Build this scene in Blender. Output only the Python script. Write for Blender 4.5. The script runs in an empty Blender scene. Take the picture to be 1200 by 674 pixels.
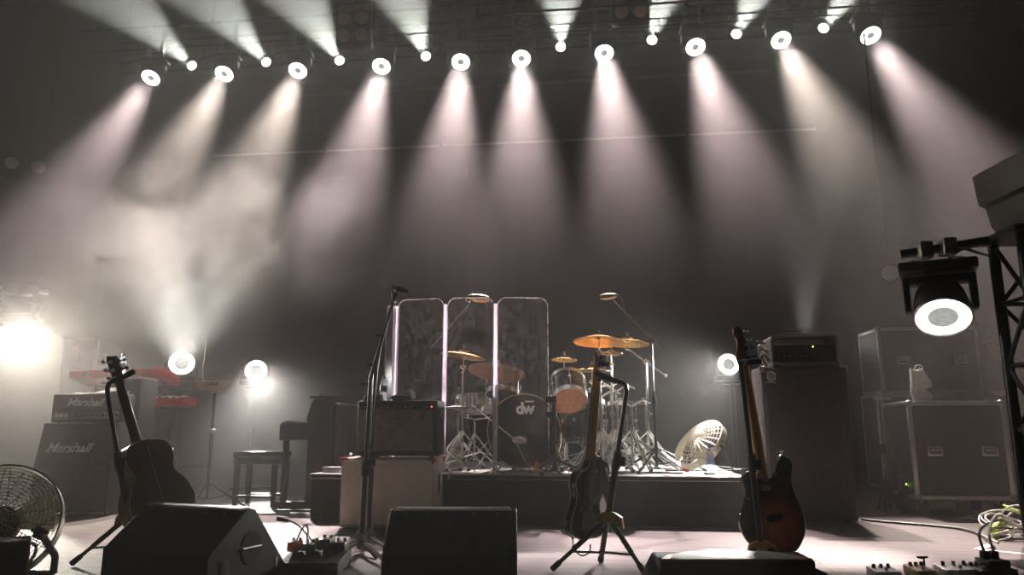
import bpy, bmesh, math, random
from mathutils import Vector, Matrix
random.seed(7)
V = Vector
PI = math.pi
R_ = math.radians
C = bpy.context.scene.collection

# ------------------------------------------------------------------ camera
FPX, CAMH, YAW, PIT = 867.0, 0.73, R_(6.7), R_(10.9)
Fv = V((-math.sin(YAW)*math.cos(PIT), math.cos(YAW)*math.cos(PIT), math.sin(PIT)))
Rv = V((math.cos(YAW), math.sin(YAW), 0))
Uv = Rv.cross(Fv)
EYE = V((0, 0, CAMH))
def ray(px, py): return Fv + Rv*((px-600)/FPX) + Uv*((337-py)/FPX)
def W(px, py, d): return EYE + ray(px, py)*d              # photo point at a depth
def WY(px, py, Y): q = ray(px, py); return EYE + q*(Y/q.y)  # photo point on the stage plane y = Y
def GZ(px, py, z=0.0): q = ray(px, py); return EYE + q*((z-CAMH)/q.z)  # photo point at a height
def PM(d): return FPX/d                                    # pixels per metre at a depth

cam = bpy.data.cameras.new('camera'); cam.sensor_width = 36; cam.lens = FPX/1200*36
cam.clip_start = 0.05; cam.clip_end = 200
co = bpy.data.objects.new('camera', cam); C.objects.link(co)
co.matrix_world = Matrix.Translation(EYE) @ Matrix((Rv, Uv, -Fv)).transposed().to_4x4()
bpy.context.scene.camera = co

# ------------------------------------------------------------------ materials
MATS = {}
def mat(name, col, rough=.5, metal=0.0, var=.18, scale=30, bump=0.0, bscale=200, stretch=None, trans=0.0, alpha=1.0, spec=.5, sheen=0, coat=0.0):
    m = bpy.data.materials.new(name); m.use_nodes = True; MATS[name] = m
    nt = m.node_tree; b = nt.nodes['Principled BSDF']
    b.inputs['Roughness'].default_value = rough; b.inputs['Metallic'].default_value = metal
    b.inputs['Specular IOR Level'].default_value = spec
    b.inputs['Coat Weight'].default_value = coat
    if trans: b.inputs['Transmission Weight'].default_value = trans
    if alpha < 1: b.inputs['Alpha'].default_value = alpha
    tc = nt.nodes.new('ShaderNodeTexCoord'); mp = nt.nodes.new('ShaderNodeMapping')
    if stretch: mp.inputs['Scale'].default_value = stretch
    nt.links.new(tc.outputs['Object'], mp.inputs['Vector'])
    n = nt.nodes.new('ShaderNodeTexNoise'); n.inputs['Scale'].default_value = scale; n.inputs['Detail'].default_value = 4
    nt.links.new(mp.outputs['Vector'], n.inputs['Vector'])
    r = nt.nodes.new('ShaderNodeValToRGB')
    c0 = [max(0, c*(1-var)) for c in col]; c1 = [min(1, c*(1+var)) for c in col]
    r.color_ramp.elements[0].position = .3; r.color_ramp.elements[1].position = .7
    r.color_ramp.elements[0].color = (*c0, 1); r.color_ramp.elements[1].color = (*c1, 1)
    nt.links.new(n.outputs['Fac'], r.inputs['Fac']); nt.links.new(r.outputs['Color'], b.inputs['Base Color'])
    if bump:
        n2 = nt.nodes.new('ShaderNodeTexNoise'); n2.inputs['Scale'].default_value = bscale
        nt.links.new(mp.outputs['Vector'], n2.inputs['Vector'])
        bp = nt.nodes.new('ShaderNodeBump'); bp.inputs['Strength'].default_value = bump; bp.inputs['Distance'].default_value = .01
        nt.links.new(n2.outputs['Fac'], bp.inputs['Height']); nt.links.new(bp.outputs['Normal'], b.inputs['Normal'])
    return m
def emis(name, col, s):
    m = bpy.data.materials.new(name); m.use_nodes = True; nt = m.node_tree; nt.nodes.clear()
    e = nt.nodes.new('ShaderNodeEmission'); e.inputs['Color'].default_value = (*col, 1); e.inputs['Strength'].default_value = s
    tc = nt.nodes.new('ShaderNodeTexCoord'); v = nt.nodes.new('ShaderNodeTexVoronoi'); v.inputs['Scale'].default_value = 40
    nt.links.new(tc.outputs['Object'], v.inputs['Vector'])
    mr = nt.nodes.new('ShaderNodeMapRange'); mr.inputs['To Min'].default_value = s*1.1; mr.inputs['To Max'].default_value = s*.8
    nt.links.new(v.outputs['Distance'], mr.inputs['Value']); nt.links.new(mr.outputs['Result'], e.inputs['Strength'])
    o = nt.nodes.new('ShaderNodeOutputMaterial'); nt.links.new(e.outputs[0], o.inputs['Surface'])
    MATS[name] = m; return m

mat('black_plastic', (.018,.017,.016), .45, bump=.1)
mat('black_metal', (.012,.012,.012), .32, .3)
mat('black_paint', (.014,.013,.013), .7, spec=.2, bump=.25, bscale=400)
mat('rubber', (.01,.01,.01), .8)
mat('black_cloth', (.012,.011,.012), .9, bump=.3, bscale=120)
mat('piano_cloth', (.05,.045,.05), .9, bump=.3, bscale=60)
mat('curtain', (.004,.0036,.0038), .95, spec=0, bump=.2, bscale=60)
mat('chrome', (.9,.91,.88), .22, 1.0, var=.08)
mat('steel', (.55,.55,.53), .3, 1.0)
mat('dull_metal', (.30,.29,.28), .45, .8)
mat('case_edge', (.42,.40,.37), .4, .7)
mat('case_panel', (.022,.020,.020), .5, bump=.2)
mat('brass', (.60,.34,.10), .38, 1.0, var=.12, scale=8, bump=.15, bscale=60)
mat('dark_brass', (.48,.23,.11), .40, 1.0, var=.15, scale=8, bump=.2, bscale=60)
mat('tolex', (.020,.019,.019), .6, bump=.5, bscale=350)
mat('grille_brown', (.22,.175,.13), .85, bump=.5, bscale=500)
mat('grille_grey', (.05,.046,.042), .8, bump=.4, bscale=400)
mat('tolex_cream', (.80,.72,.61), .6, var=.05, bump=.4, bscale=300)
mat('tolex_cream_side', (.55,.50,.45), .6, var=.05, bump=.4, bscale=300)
mat('red_plastic', (.65,.012,.03), .4)
mat('red_paint', (.5,.03,.03), .5)
mat('orange_head', (.9,.42,.22), .5)
mat('orange', (.9,.18,.04), .5)
mat('yellow', (.75,.42,.02), .4)
mat('lime', (.55,.75,.05), .5)
mat('maple', (.68,.33,.09), .3, var=.22, scale=10, stretch=(12,12,1.2), coat=.4)
mat('maple_red', (.30,.085,.03), .3, var=.2, scale=12, stretch=(12,12,1.2), coat=.4)
mat('dark_wood', (.055,.022,.012), .3, var=.3, scale=10, stretch=(10,10,1), coat=.4)
mat('rosewood', (.10,.04,.022), .3, var=.35, scale=10, stretch=(10,10,1), coat=.5)
mat('side_wood_lit', (.42,.22,.13), .25, var=.25, scale=10, stretch=(1,10,10), coat=.6)  # brown side wood, lightened for the lamp light falling on it
mat('cream', (.75,.68,.52), .4)
mat('pale_wood', (.62,.52,.38), .5, var=.2, scale=12, stretch=(2,10,10))
mat('black_gloss', (.008,.008,.008), .12, coat=.5)
mat('white_plastic', (.8,.8,.78), .4)
mat('white_cloth', (.78,.76,.72), .9, bump=.4, bscale=60)
mat('logo_white', (.85,.84,.8), .5, var=.03)
mat('logo_silver', (.6,.58,.52), .4, .3, var=.05)
mat('black_shell', (.03,.029,.03), .2, var=.4, scale=25, coat=.6)
mat('drum_black', (.015,.015,.016), .22, coat=.3)
mat('deck_grey', (.42,.41,.39), .6, var=.25, scale=14, bump=.1)
mat('tape_white', (.8,.78,.74), .7)
mat('cable_black', (.012,.012,.012), .4)
mat('cable_white', (.7,.68,.64), .5)
mat('water_label', (.35,.42,.62), .4, var=.4, scale=40)
mat('blue_cap', (.05,.15,.55), .4)
mat('skin', (.36,.19,.135), .55)
mat('dark_shirt', (.02,.02,.022), .9)
mat('hair', (.02,.014,.01), .6)
mat('phone_glass', (.45,.45,.46), .15, .4)
mat('wedge_top_lit', (.40,.37,.33), .65, var=.15, bump=.2)  # pale colour stands in for light on the black monitor top
mat('felt', (.05,.05,.05), .9)
mat('mic_gold', (.72,.58,.36), .3, .9)
mat('motor_brown', (.10,.085,.07), .5)
mat('blade_grey', (.35,.33,.29), .45)
mat('wire_cream', (.62,.58,.46), .35, .7)
mat('blinder_lens', (.36,.23,.15), .35, .5, var=.2)
emis('led_white', (1,1,.97), 14)
emis('led_hot', (1,.93,.78), 22)
emis('led_green', (.95,1,.86), 14)
emis('led_grey', (.9,.88,.82), .42)
emis('led_tiny_green', (.5,1,.1), 4)
emis('led_tiny_red', (1,.1,.06), 2)

def mat_floor():
    m = mat('stage_floor', (.15,.128,.122), .55, var=.28, scale=7, stretch=(.5,6,1), bump=.25, bscale=40)
    nt = m.node_tree; b = nt.nodes['Principled BSDF']; src = b.inputs['Base Color'].links[0].from_socket
    tc = nt.nodes.new('ShaderNodeTexCoord')
    br = nt.nodes.new('ShaderNodeTexBrick'); br.inputs['Scale'].default_value = 1.0
    br.inputs['Color1'].default_value = (1,1,1,1); br.inputs['Color2'].default_value = (.86,.85,.85,1); br.inputs['Mortar'].default_value = (.35,.33,.33,1)
    br.inputs['Mortar Size'].default_value = .004; br.inputs['Brick Width'].default_value = 2.4; br.inputs['Row Height'].default_value = .14
    nt.links.new(tc.outputs['Object'], br.inputs['Vector'])
    mx = nt.nodes.new('ShaderNodeMix'); mx.data_type = 'RGBA'; mx.blend_type = 'MULTIPLY'; mx.inputs['Factor'].default_value = 1
    nt.links.new(src, mx.inputs[6]); nt.links.new(br.outputs['Color'], mx.inputs[7])
    # scuffs: thin pale scratches
    mp = nt.nodes.new('ShaderNodeMapping'); mp.inputs['Scale'].default_value = (2.2, 22, 1); mp.inputs['Rotation'].default_value = (0,0,.12)
    nt.links.new(tc.outputs['Object'], mp.inputs['Vector'])
    n = nt.nodes.new('ShaderNodeTexNoise'); n.inputs['Scale'].default_value = 3; n.inputs['Detail'].default_value = 8; n.inputs['Roughness'].default_value = .7
    nt.links.new(mp.outputs['Vector'], n.inputs['Vector'])
    rp = nt.nodes.new('ShaderNodeValToRGB'); rp.color_ramp.elements[0].position = .52; rp.color_ramp.elements[1].position = .72
    nt.links.new(n.outputs['Fac'], rp.inputs['Fac'])
    mx2 = nt.nodes.new('ShaderNodeMix'); mx2.data_type = 'RGBA'; mx2.inputs[7].default_value = (.27,.24,.225,1)
    sc = nt.nodes.new('ShaderNodeMath'); sc.operation = 'MULTIPLY'; sc.inputs[1].default_value = .6
    nt.links.new(rp.outputs['Color'], sc.inputs[0]); nt.links.new(sc.outputs[0], mx2.inputs['Factor'])
    nt.links.new(mx.outputs[2], mx2.inputs[6]); nt.links.new(mx2.outputs[2], b.inputs['Base Color'])
mat_floor()

def mat_clear(name, base, dustcol, dust, gloss=.06, rough=.12, smear=(9,9,2.2)):
    m = bpy.data.materials.new(name); m.use_nodes = True; nt = m.node_tree; nt.nodes.clear(); MATS[name] = m
    o = nt.nodes.new('ShaderNodeOutputMaterial')
    t = nt.nodes.new('ShaderNodeBsdfTransparent'); t.inputs['Color'].default_value = (*base, 1)
    g = nt.nodes.new('ShaderNodeBsdfGlossy'); g.inputs['Roughness'].default_value = rough
    d = nt.nodes.new('ShaderNodeBsdfTranslucent'); d.inputs['Color'].default_value = (*dustcol, 1)
    d2 = nt.nodes.new('ShaderNodeBsdfDiffuse'); d2.inputs['Color'].default_value = (*dustcol, 1)
    ad = nt.nodes.new('ShaderNodeMixShader'); ad.inputs[0].default_value = .4
    nt.links.new(d.outputs[0], ad.inputs[1]); nt.links.new(d2.outputs[0], ad.inputs[2])
    fr = nt.nodes.new('ShaderNodeFresnel'); fr.inputs['IOR'].default_value = 1.45
    ml = nt.nodes.new('ShaderNodeMath'); ml.operation = 'MULTIPLY_ADD'; ml.inputs[1].default_value = .8; ml.inputs[2].default_value = gloss*.4
    nt.links.new(fr.outputs[0], ml.inputs[0])
    m1 = nt.nodes.new('ShaderNodeMixShader'); nt.links.new(ml.outputs[0], m1.inputs[0]); nt.links.new(t.outputs[0], m1.inputs[1]); nt.links.new(g.outputs[0], m1.inputs[2])
    tc = nt.nodes.new('ShaderNodeTexCoord'); mp = nt.nodes.new('ShaderNodeMapping'); mp.inputs['Scale'].default_value = smear
    nt.links.new(tc.outputs['Object'], mp.inputs['Vector'])
    n = nt.nodes.new('ShaderNodeTexNoise'); n.inputs['Scale'].default_value = 4; n.inputs['Detail'].default_value = 9; n.inputs['Roughness'].default_value = .72
    nt.links.new(mp.outputs['Vector'], n.inputs['Vector'])
    rp = nt.nodes.new('ShaderNodeMapRange'); rp.inputs['From Min'].default_value = .45; rp.inputs['From Max'].default_value = .8
    rp.inputs['To Min'].default_value = dust*.25; rp.inputs['To Max'].default_value = dust*3
    nt.links.new(n.outputs['Fac'], rp.inputs['Value'])
    m2 = nt.nodes.new('ShaderNodeMixShader'); nt.links.new(rp.outputs[0], m2.inputs[0]); nt.links.new(m1.outputs[0], m2.inputs[1]); nt.links.new(ad.outputs[0], m2.inputs[2])
    nt.links.new(m2.outputs[0], o.inputs['Surface']); return m
mat_clear('acrylic', (.93,.93,.93), (.75,.73,.72), .013, smear=(7,7,3.5))
mat_clear('acrylic_edge', (.8,.8,.8), (.85,.84,.82), .35)
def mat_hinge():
    m = bpy.data.materials.new('hinge_lilac_light'); m.use_nodes = True; nt = m.node_tree; nt.nodes.clear(); MATS['hinge_lilac_light'] = m
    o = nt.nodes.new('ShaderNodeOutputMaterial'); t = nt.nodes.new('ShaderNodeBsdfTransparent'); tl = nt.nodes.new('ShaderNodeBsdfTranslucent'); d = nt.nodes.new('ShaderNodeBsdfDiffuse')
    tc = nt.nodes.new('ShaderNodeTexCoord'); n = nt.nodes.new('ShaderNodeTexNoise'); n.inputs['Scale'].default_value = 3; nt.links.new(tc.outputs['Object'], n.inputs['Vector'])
    r = nt.nodes.new('ShaderNodeValToRGB'); r.color_ramp.elements[0].color = (.86,.78,.95,1); r.color_ramp.elements[1].color = (.96,.90,.97,1); nt.links.new(n.outputs['Fac'], r.inputs['Fac'])  # lilac of the back light caught by clear hinges, put into the colour
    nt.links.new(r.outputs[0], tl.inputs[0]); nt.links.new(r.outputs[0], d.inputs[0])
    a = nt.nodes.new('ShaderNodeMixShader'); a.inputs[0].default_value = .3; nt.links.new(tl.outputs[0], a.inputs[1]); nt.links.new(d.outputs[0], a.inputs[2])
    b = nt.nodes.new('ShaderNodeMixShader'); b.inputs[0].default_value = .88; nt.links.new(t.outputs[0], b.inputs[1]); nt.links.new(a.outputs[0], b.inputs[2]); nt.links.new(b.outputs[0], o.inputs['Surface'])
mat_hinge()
mat_clear('bottle_clear', (.85,.88,.93), (.8,.84,.92), .42)

def mat_sunburst():
    m = mat('sunburst', (.3,.06,.01), .14, coat=.6)
    nt = m.node_tree; b = nt.nodes['Principled BSDF']
    tc = nt.nodes.new('ShaderNodeTexCoord'); mp = nt.nodes.new('ShaderNodeMapping')
    mp.inputs['Location'].default_value = (-.03, 0, -.17); 
    nt.links.new(tc.outputs['Object'], mp.inputs['Vector'])
    sc = nt.nodes.new('ShaderNodeVectorMath'); sc.operation = 'MULTIPLY'; sc.inputs[1].default_value = (5.2, 0, 3.9)
    nt.links.new(mp.outputs[0], sc.inputs[0])
    ln = nt.nodes.new('ShaderNodeVectorMath'); ln.operation = 'LENGTH'; nt.links.new(sc.outputs[0], ln.inputs[0])
    n = nt.nodes.new('ShaderNodeTexNoise'); n.inputs['Scale'].default_value = 9; nt.links.new(tc.outputs['Object'], n.inputs['Vector'])
    ad = nt.nodes.new('ShaderNodeMath'); ad.operation = 'MULTIPLY_ADD'; ad.inputs[1].default_value = .15; nt.links.new(n.outputs['Fac'], ad.inputs[0]); nt.links.new(ln.outputs['Value'], ad.inputs[2])
    r = nt.nodes.new('ShaderNodeValToRGB'); e = r.color_ramp.elements
    e[0].position = .1; e[0].color = (.85,.27,.05,1); e[1].position = 1.0; e[1].color = (.012,.006,.005,1)
    x = e.new(.45); x.color = (.58,.10,.02,1); x = e.new(.75); x.color = (.09,.012,.008,1)
    nt.links.new(ad.outputs[0], r.inputs['Fac']); nt.links.new(r.outputs['Color'], b.inputs['Base Color'])
mat_sunburst()

# ------------------------------------------------------------------ mesh builder
def frame(z, up=V((0,0,1))):
    z = z.normalized()
    if abs(z.dot(up)) > .98: up = V((0,1,0))
    x = up.cross(z).normalized(); y = z.cross(x)
    return Matrix((x, y, z)).transposed()
def spline(ctrl, n=6, closed=True):
    out = []; k = len(ctrl)
    for i in range(k if closed else k-1):
        if closed: p = [V(ctrl[(i+j-1) % k]) for j in range(4)]
        else: p = [V(ctrl[max(0, min(k-1, i+j-1))]) for j in range(4)]
        for s in range(n):
            t = s/n
            out.append(.5*((2*p[1]) + (p[2]-p[0])*t + (2*p[0]-5*p[1]+4*p[2]-p[3])*t*t + (3*p[1]-p[0]-3*p[2]+p[3])*t**3))
    if not closed: out.append(V(ctrl[-1]))
    return out
WM = {}
class G:
    def __init__(s): s.bm = bmesh.new()
    def _merge(s, other, M=None):
        if M is not None: other.transform(M)
        me = bpy.data.meshes.new('t'); other.to_mesh(me); other.free(); s.bm.from_mesh(me); bpy.data.meshes.remove(me)
        return s
    def box(s, c, size, rot=None, bev=0.0, seg=2):
        b = bmesh.new(); bmesh.ops.create_cube(b, size=1.0)
        b.transform(Matrix.Diagonal((*size, 1)))
        if bev: bmesh.ops.bevel(b, geom=b.edges[:], offset=bev, segments=seg, affect='EDGES', profile=.5)
        M = Matrix.Translation(V(c)) @ (rot.to_4x4() if rot is not None else Matrix())
        return s._merge(b, M)
    def cyl(s, p0, p1, r0, r1=None, n=12):
        p0, p1 = V(p0), V(p1); r1 = r0 if r1 is None else r1
        d = p1-p0; b = bmesh.new()
        bmesh.ops.create_cone(b, cap_ends=True, segments=n, radius1=max(r0,1e-5), radius2=max(r1,1e-5), depth=d.length)
        return s._merge(b, Matrix.Translation((p0+p1)/2) @ frame(d).to_4x4())
    def ball(s, c, r, n=12, M=None):
        b = bmesh.new(); bmesh.ops.create_uvsphere(b, u_segments=n, v_segments=max(6, n*2//3), radius=1)
        r = (r,r,r) if not hasattr(r, '__len__') else r
        return s._merge(b, Matrix.Translation(V(c)) @ (M.to_4x4() if M is not None else Matrix()) @ Matrix.Diagonal((*r, 1)))
    def tube(s, pts, r, n=8, closed=False):
        pts = [V(p) for p in pts]; k = len(pts)
        rr = r if hasattr(r, '__len__') else [r]*k
        rings = []; bm = s.bm; prev = None
        for i in range(k):
            a = pts[(i-1) % k] if (closed or i > 0) else pts[i]; b = pts[(i+1) % k] if (closed or i < k-1) else pts[i]
            t = (b-a)
            if t.length < 1e-9: t = V((0,0,1))
            t.normalize()
            if prev is None: fx = frame(t).col[0].copy()
            else:
                fx = prev - t*prev.dot(t)
                if fx.length < 1e-6: fx = frame(t).col[0].copy()
                fx.normalize()
            prev = fx; fy = t.cross(fx)
            rings.append([bm.verts.new(pts[i] + (fx*math.cos(2*PI*j/n) + fy*math.sin(2*PI*j/n))*rr[i]) for j in range(n)])
        for i in range(k if closed else k-1):
            A, B = rings[i], rings[(i+1) % k]
            for j in range(n): bm.faces.new((A[j], A[(j+1) % n], B[(j+1) % n], B[j]))
        if not closed:
            bm.faces.new(rings[0][::-1]); bm.faces.new(rings[-1])
        return s
    def lathe(s, prof, M=None, n=24, closed=False):
        b = bmesh.new(); rings = []
        for r, z in prof:
            if r < 1e-6: rings.append([b.verts.new((0,0,z))])
            else: rings.append([b.verts.new((r*math.cos(2*PI*j/n), r*math.sin(2*PI*j/n), z)) for j in range(n)])
        seq = list(zip(rings, rings[1:])) + ([(rings[-1], rings[0])] if closed else [])
        for A, B in seq:
            for j in range(n):
                k = (j+1) % n
                if len(A) == 1 and len(B) == 1: continue
                if len(A) == 1: b.faces.new((A[0], B[k], B[j]))
                elif len(B) == 1: b.faces.new((A[j], A[k], B[0]))
                else: b.faces.new((A[j], A[k], B[k], B[j]))
        bmesh.ops.recalc_face_normals(b, faces=b.faces[:])
        return s._merge(b, M)
    def prism(s, outline, t0, t1, M=None, bev=0.0, seg=2):
        # outline in local (x, y), extruded from z = t0 to t1
        b = bmesh.new()
        lo = [b.verts.new((p[0], p[1], t0)) for p in outline]; hi = [b.verts.new((p[0], p[1], t1)) for p in outline]
        f0 = b.faces.new(lo[::-1]); f1 = b.faces.new(hi); k = len(lo)
        for i in range(k): b.faces.new((lo[i], lo[(i+1) % k], hi[(i+1) % k], hi[i]))
        bmesh.ops.recalc_face_normals(b, faces=b.faces[:])
        if bev:
            ed = list(set(f0.edges[:] + f1.edges[:]))
            bmesh.ops.bevel(b, geom=ed, offset=bev, segments=seg, affect='EDGES', profile=.5)
        return s._merge(b, M)
    def disc(s, c, nrm, r, n=32, r_in=0.0):
        Mx = Matrix.Translation(V(c)) @ frame(V(nrm)).to_4x4()
        return s.lathe([(r_in, 0), (r, 0)] if r_in else [(0, 0), (r, 0)], Mx, n)
    def ring(s, c, nrm, Rr, r, n=32, m=8, sy=1.0):
        f = frame(V(nrm)); c = V(c)
        return s.tube([c + f.col[0]*(Rr*math.cos(2*PI*i/n)) + f.col[1]*(Rr*sy*math.sin(2*PI*i/n)) for i in range(n)], r, m, True)
    def out(s, name, m, parent=None, world=False, ang=38):
        me = bpy.data.meshes.new(name)
        if world and parent is not None: s.bm.transform(WM[parent].inverted())
        s.bm.to_mesh(me); s.bm.free()
        me.shade_smooth(); me.set_sharp_from_angle(angle=R_(ang))
        me.materials.append(MATS[m])
        o = bpy.data.objects.new(name, me); C.objects.link(o)
        if parent is not None:
            o.parent = parent; WM[o] = WM[parent]
        else: WM[o] = Matrix()
        return o
def tag(o, label, cat, group=None, kind=None):
    o['label'] = label; o['category'] = cat
    if group: o['group'] = group
    if kind: o['kind'] = kind
    return o
def T(name, label, cat, loc=(0,0,0), rz=0.0, group=None, rot=None, kind=None):
    o = bpy.data.objects.new(name, None); C.objects.link(o); o.empty_display_size = .1
    o.location = V(loc); e = rot if rot is not None else (0, 0, rz); o.rotation_euler = e
    from mathutils import Euler
    WM[o] = Matrix.Translation(V(loc)) @ Euler(e).to_matrix().to_4x4()
    return tag(o, label, cat, group, kind)
def struct(o): o['kind'] = 'structure'; return o
def textmesh(s, body, size, M, depth=.002, shear=0.0, bold=0.0, space=1.0):
    cu = bpy.data.curves.new('t', 'FONT'); cu.body = body; cu.size = size; cu.extrude = depth; cu.shear = shear; cu.offset = bold
    cu.align_x = 'CENTER'; cu.align_y = 'CENTER'; cu.space_character = space; cu.resolution_u = 3
    o = bpy.data.objects.new('t', cu); C.objects.link(o)
    bpy.context.view_layer.update()
    me = bpy.data.meshes.new_from_object(o.evaluated_get(bpy.context.evaluated_depsgraph_get()))
    bpy.data.objects.remove(o); bpy.data.curves.remove(cu)
    me.transform(M); s.bm.from_mesh(me); bpy.data.meshes.remove(me); return s
FRONT = Matrix.Rotation(PI/2, 4, 'X')     # text / outline plane x-z facing -y
def beam(name, loc, d, power, ang, col, parent, blend=.6, radius=.06):
    l = bpy.data.lights.new(name, 'SPOT'); l.energy = power; l.spot_size = R_(ang); l.spot_blend = blend; l.color = col; l.shadow_soft_size = radius
    o = bpy.data.objects.new(name, l); C.objects.link(o)
    o.matrix_world = Matrix.Translation(V(loc)) @ frame(-V(d)).to_4x4()
    if parent is not None:
        mw = o.matrix_world.copy(); o.parent = parent; o.matrix_parent_inverse = WM[parent].inverted(); o.matrix_world = mw
        o.matrix_basis = mw
    return o

# ------------------------------------------------------------------ light levels
WASH_P, SPOT_P, FLOOR_P, SIDE_P, RIGHT_K = 4000, 1400, 600, 1000, .65
SMOKE = .52
HAZE = .047
SIDE_HAZE = .7
sc = bpy.context.scene
sc.view_settings.view_transform = 'Standard'; sc.view_settings.look = 'None'; sc.view_settings.gamma = 1
sc.view_settings.use_curve_mapping = False; sc.view_settings.exposure = 0.2
sc.cycles.use_denoising = True; sc.cycles.volume_bounces = 1; sc.cycles.max_bounces = 6; sc.cycles.use_adaptive_sampling = True; sc.cycles.adaptive_threshold = .03; sc.cycles.diffuse_bounces = 3
sc.cycles.transparent_max_bounces = 16; sc.cycles.sample_clamp_indirect = 6
wd = bpy.data.worlds.new('world'); sc.world = wd; wd.use_nodes = True; nt = wd.node_tree
nt.nodes['Background'].inputs[0].default_value = (0,0,0,1); nt.nodes['Background'].inputs[1].default_value = 0
vs = nt.nodes.new('ShaderNodeVolumeScatter'); vs.inputs['Density'].default_value = HAZE; vs.inputs['Anisotropy'].default_value = .5
vs.inputs['Color'].default_value = (1,.97,.95,1)
geo = nt.nodes.new('ShaderNodeNewGeometry'); sx = nt.nodes.new('ShaderNodeSeparateXYZ'); nt.links.new(geo.outputs['Position'], sx.inputs[0])
mr = nt.nodes.new('ShaderNodeMapRange'); mr.interpolation_type = 'SMOOTHSTEP'; mr.inputs['From Min'].default_value = 1.3; mr.inputs['From Max'].default_value = 5.7; mr.inputs['To Min'].default_value = HAZE*.07; mr.inputs['To Max'].default_value = HAZE
nt.links.new(sx.outputs['Z'], mr.inputs['Value'])
ax = nt.nodes.new('ShaderNodeMath'); ax.operation = 'ADD'; ax.inputs[1].default_value = .4; nt.links.new(sx.outputs['X'], ax.inputs[0])
ab = nt.nodes.new('ShaderNodeMath'); ab.operation = 'ABSOLUTE'; nt.links.new(ax.outputs[0], ab.inputs[0])
mx_ = nt.nodes.new('ShaderNodeMapRange'); mx_.interpolation_type = 'SMOOTHSTEP'; mx_.inputs['From Min'].default_value = 1.4; mx_.inputs['From Max'].default_value = 4.5; mx_.inputs['To Min'].default_value = 0; mx_.inputs['To Max'].default_value = HAZE*SIDE_HAZE
nt.links.new(ab.outputs[0], mx_.inputs['Value'])
my_ = nt.nodes.new('ShaderNodeMapRange'); my_.interpolation_type = 'SMOOTHSTEP'; my_.inputs['From Min'].default_value = 3.6; my_.inputs['From Max'].default_value = 6.8; nt.links.new(sx.outputs['Y'], my_.inputs['Value'])
mk = nt.nodes.new('ShaderNodeMath'); mk.operation = 'MULTIPLY'; nt.links.new(mx_.outputs[0], mk.inputs[0]); nt.links.new(my_.outputs[0], mk.inputs[1])
mm = nt.nodes.new('ShaderNodeMath'); mm.operation = 'MAXIMUM'; nt.links.new(mr.outputs[0], mm.inputs[0]); nt.links.new(mk.outputs[0], mm.inputs[1])
nt.links.new(mm.outputs[0], vs.inputs['Density'])
wd.cycles.volume_step_size = 3.0; sc.cycles.volume_max_steps = 16; sc.cycles.volume_step_rate = 2; wd.cycles.homogeneous_volume = False
sc.cycles.denoising_input_passes = 'RGB_ALBEDO'
nt.links.new(vs.outputs[0], nt.nodes['World Output'].inputs['Volume'])
mat('rail_gold_light', (.16,.10,.04), .5, .3)  # gold light on the rail edge, put into the colour
# ================================================================== SETTING
def plane_box(name, lo, hi, m):
    g = G(); lo, hi = V(lo), V(hi); g.box((lo+hi)/2, hi-lo); return struct(g.out(name, m))
XL, XR, YB, ZC = -9.6, 8.2, 14.6, 9.6
plane_box('floor', (XL-.2, -3, -.12), (XR+.2, YB+.2, 0), 'stage_floor')
plane_box('ceiling', (XL-.2, -3, ZC), (XR+.2, YB+.2, ZC+.2), 'curtain')
plane_box('wall_left', (XL-.2, -3, 0), (XL, YB, ZC), 'curtain')
plane_box('wall_right', (XR, -3, 0), (XR+.2, YB, ZC), 'curtain')
plane_box('wall_front', (XL, -3.2, 0), (XR, -3, ZC), 'curtain')
def folds(name, p0, p1, z0, z1, amp, pitch, m):
    g = G(); p0, p1 = V(p0), V(p1); L = (p1-p0).length; d = (p1-p0)/L; nrm = V((-d.y, d.x, 0)); k = int(L/pitch*8); bot = []; top = []
    for i in range(k+1):
        s_ = L*i/k; a = amp*math.sin(2*PI*s_/pitch + .6*math.sin(s_*1.7)); p = p0 + d*s_ + nrm*a
        bot.append(g.bm.verts.new((p.x, p.y, z0))); top.append(g.bm.verts.new((p.x, p.y, z1)))
    for i in range(k): g.bm.faces.new((bot[i], bot[i+1], top[i+1], top[i]))
    return g.out(name, m)
plane_box('wall_back', (XL, YB, 0), (XR, YB+.2, ZC), 'curtain')
tag(folds('stage_curtain', (XL+.3, 14.1, 0), (XR-.3, 14.1, 0), 0.01, 9.0, .09, .42, 'curtain'), 'full-width black stage curtain hanging in folds behind the drum kit', 'curtain')
tag(folds('stage_curtain', (-9.2, 6.5, 0), (-9.2, 12.5, 0), 0.01, 8.6, .09, .5, 'curtain'), 'black side curtain along the side wall behind the guitar stack', 'curtain')

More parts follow.
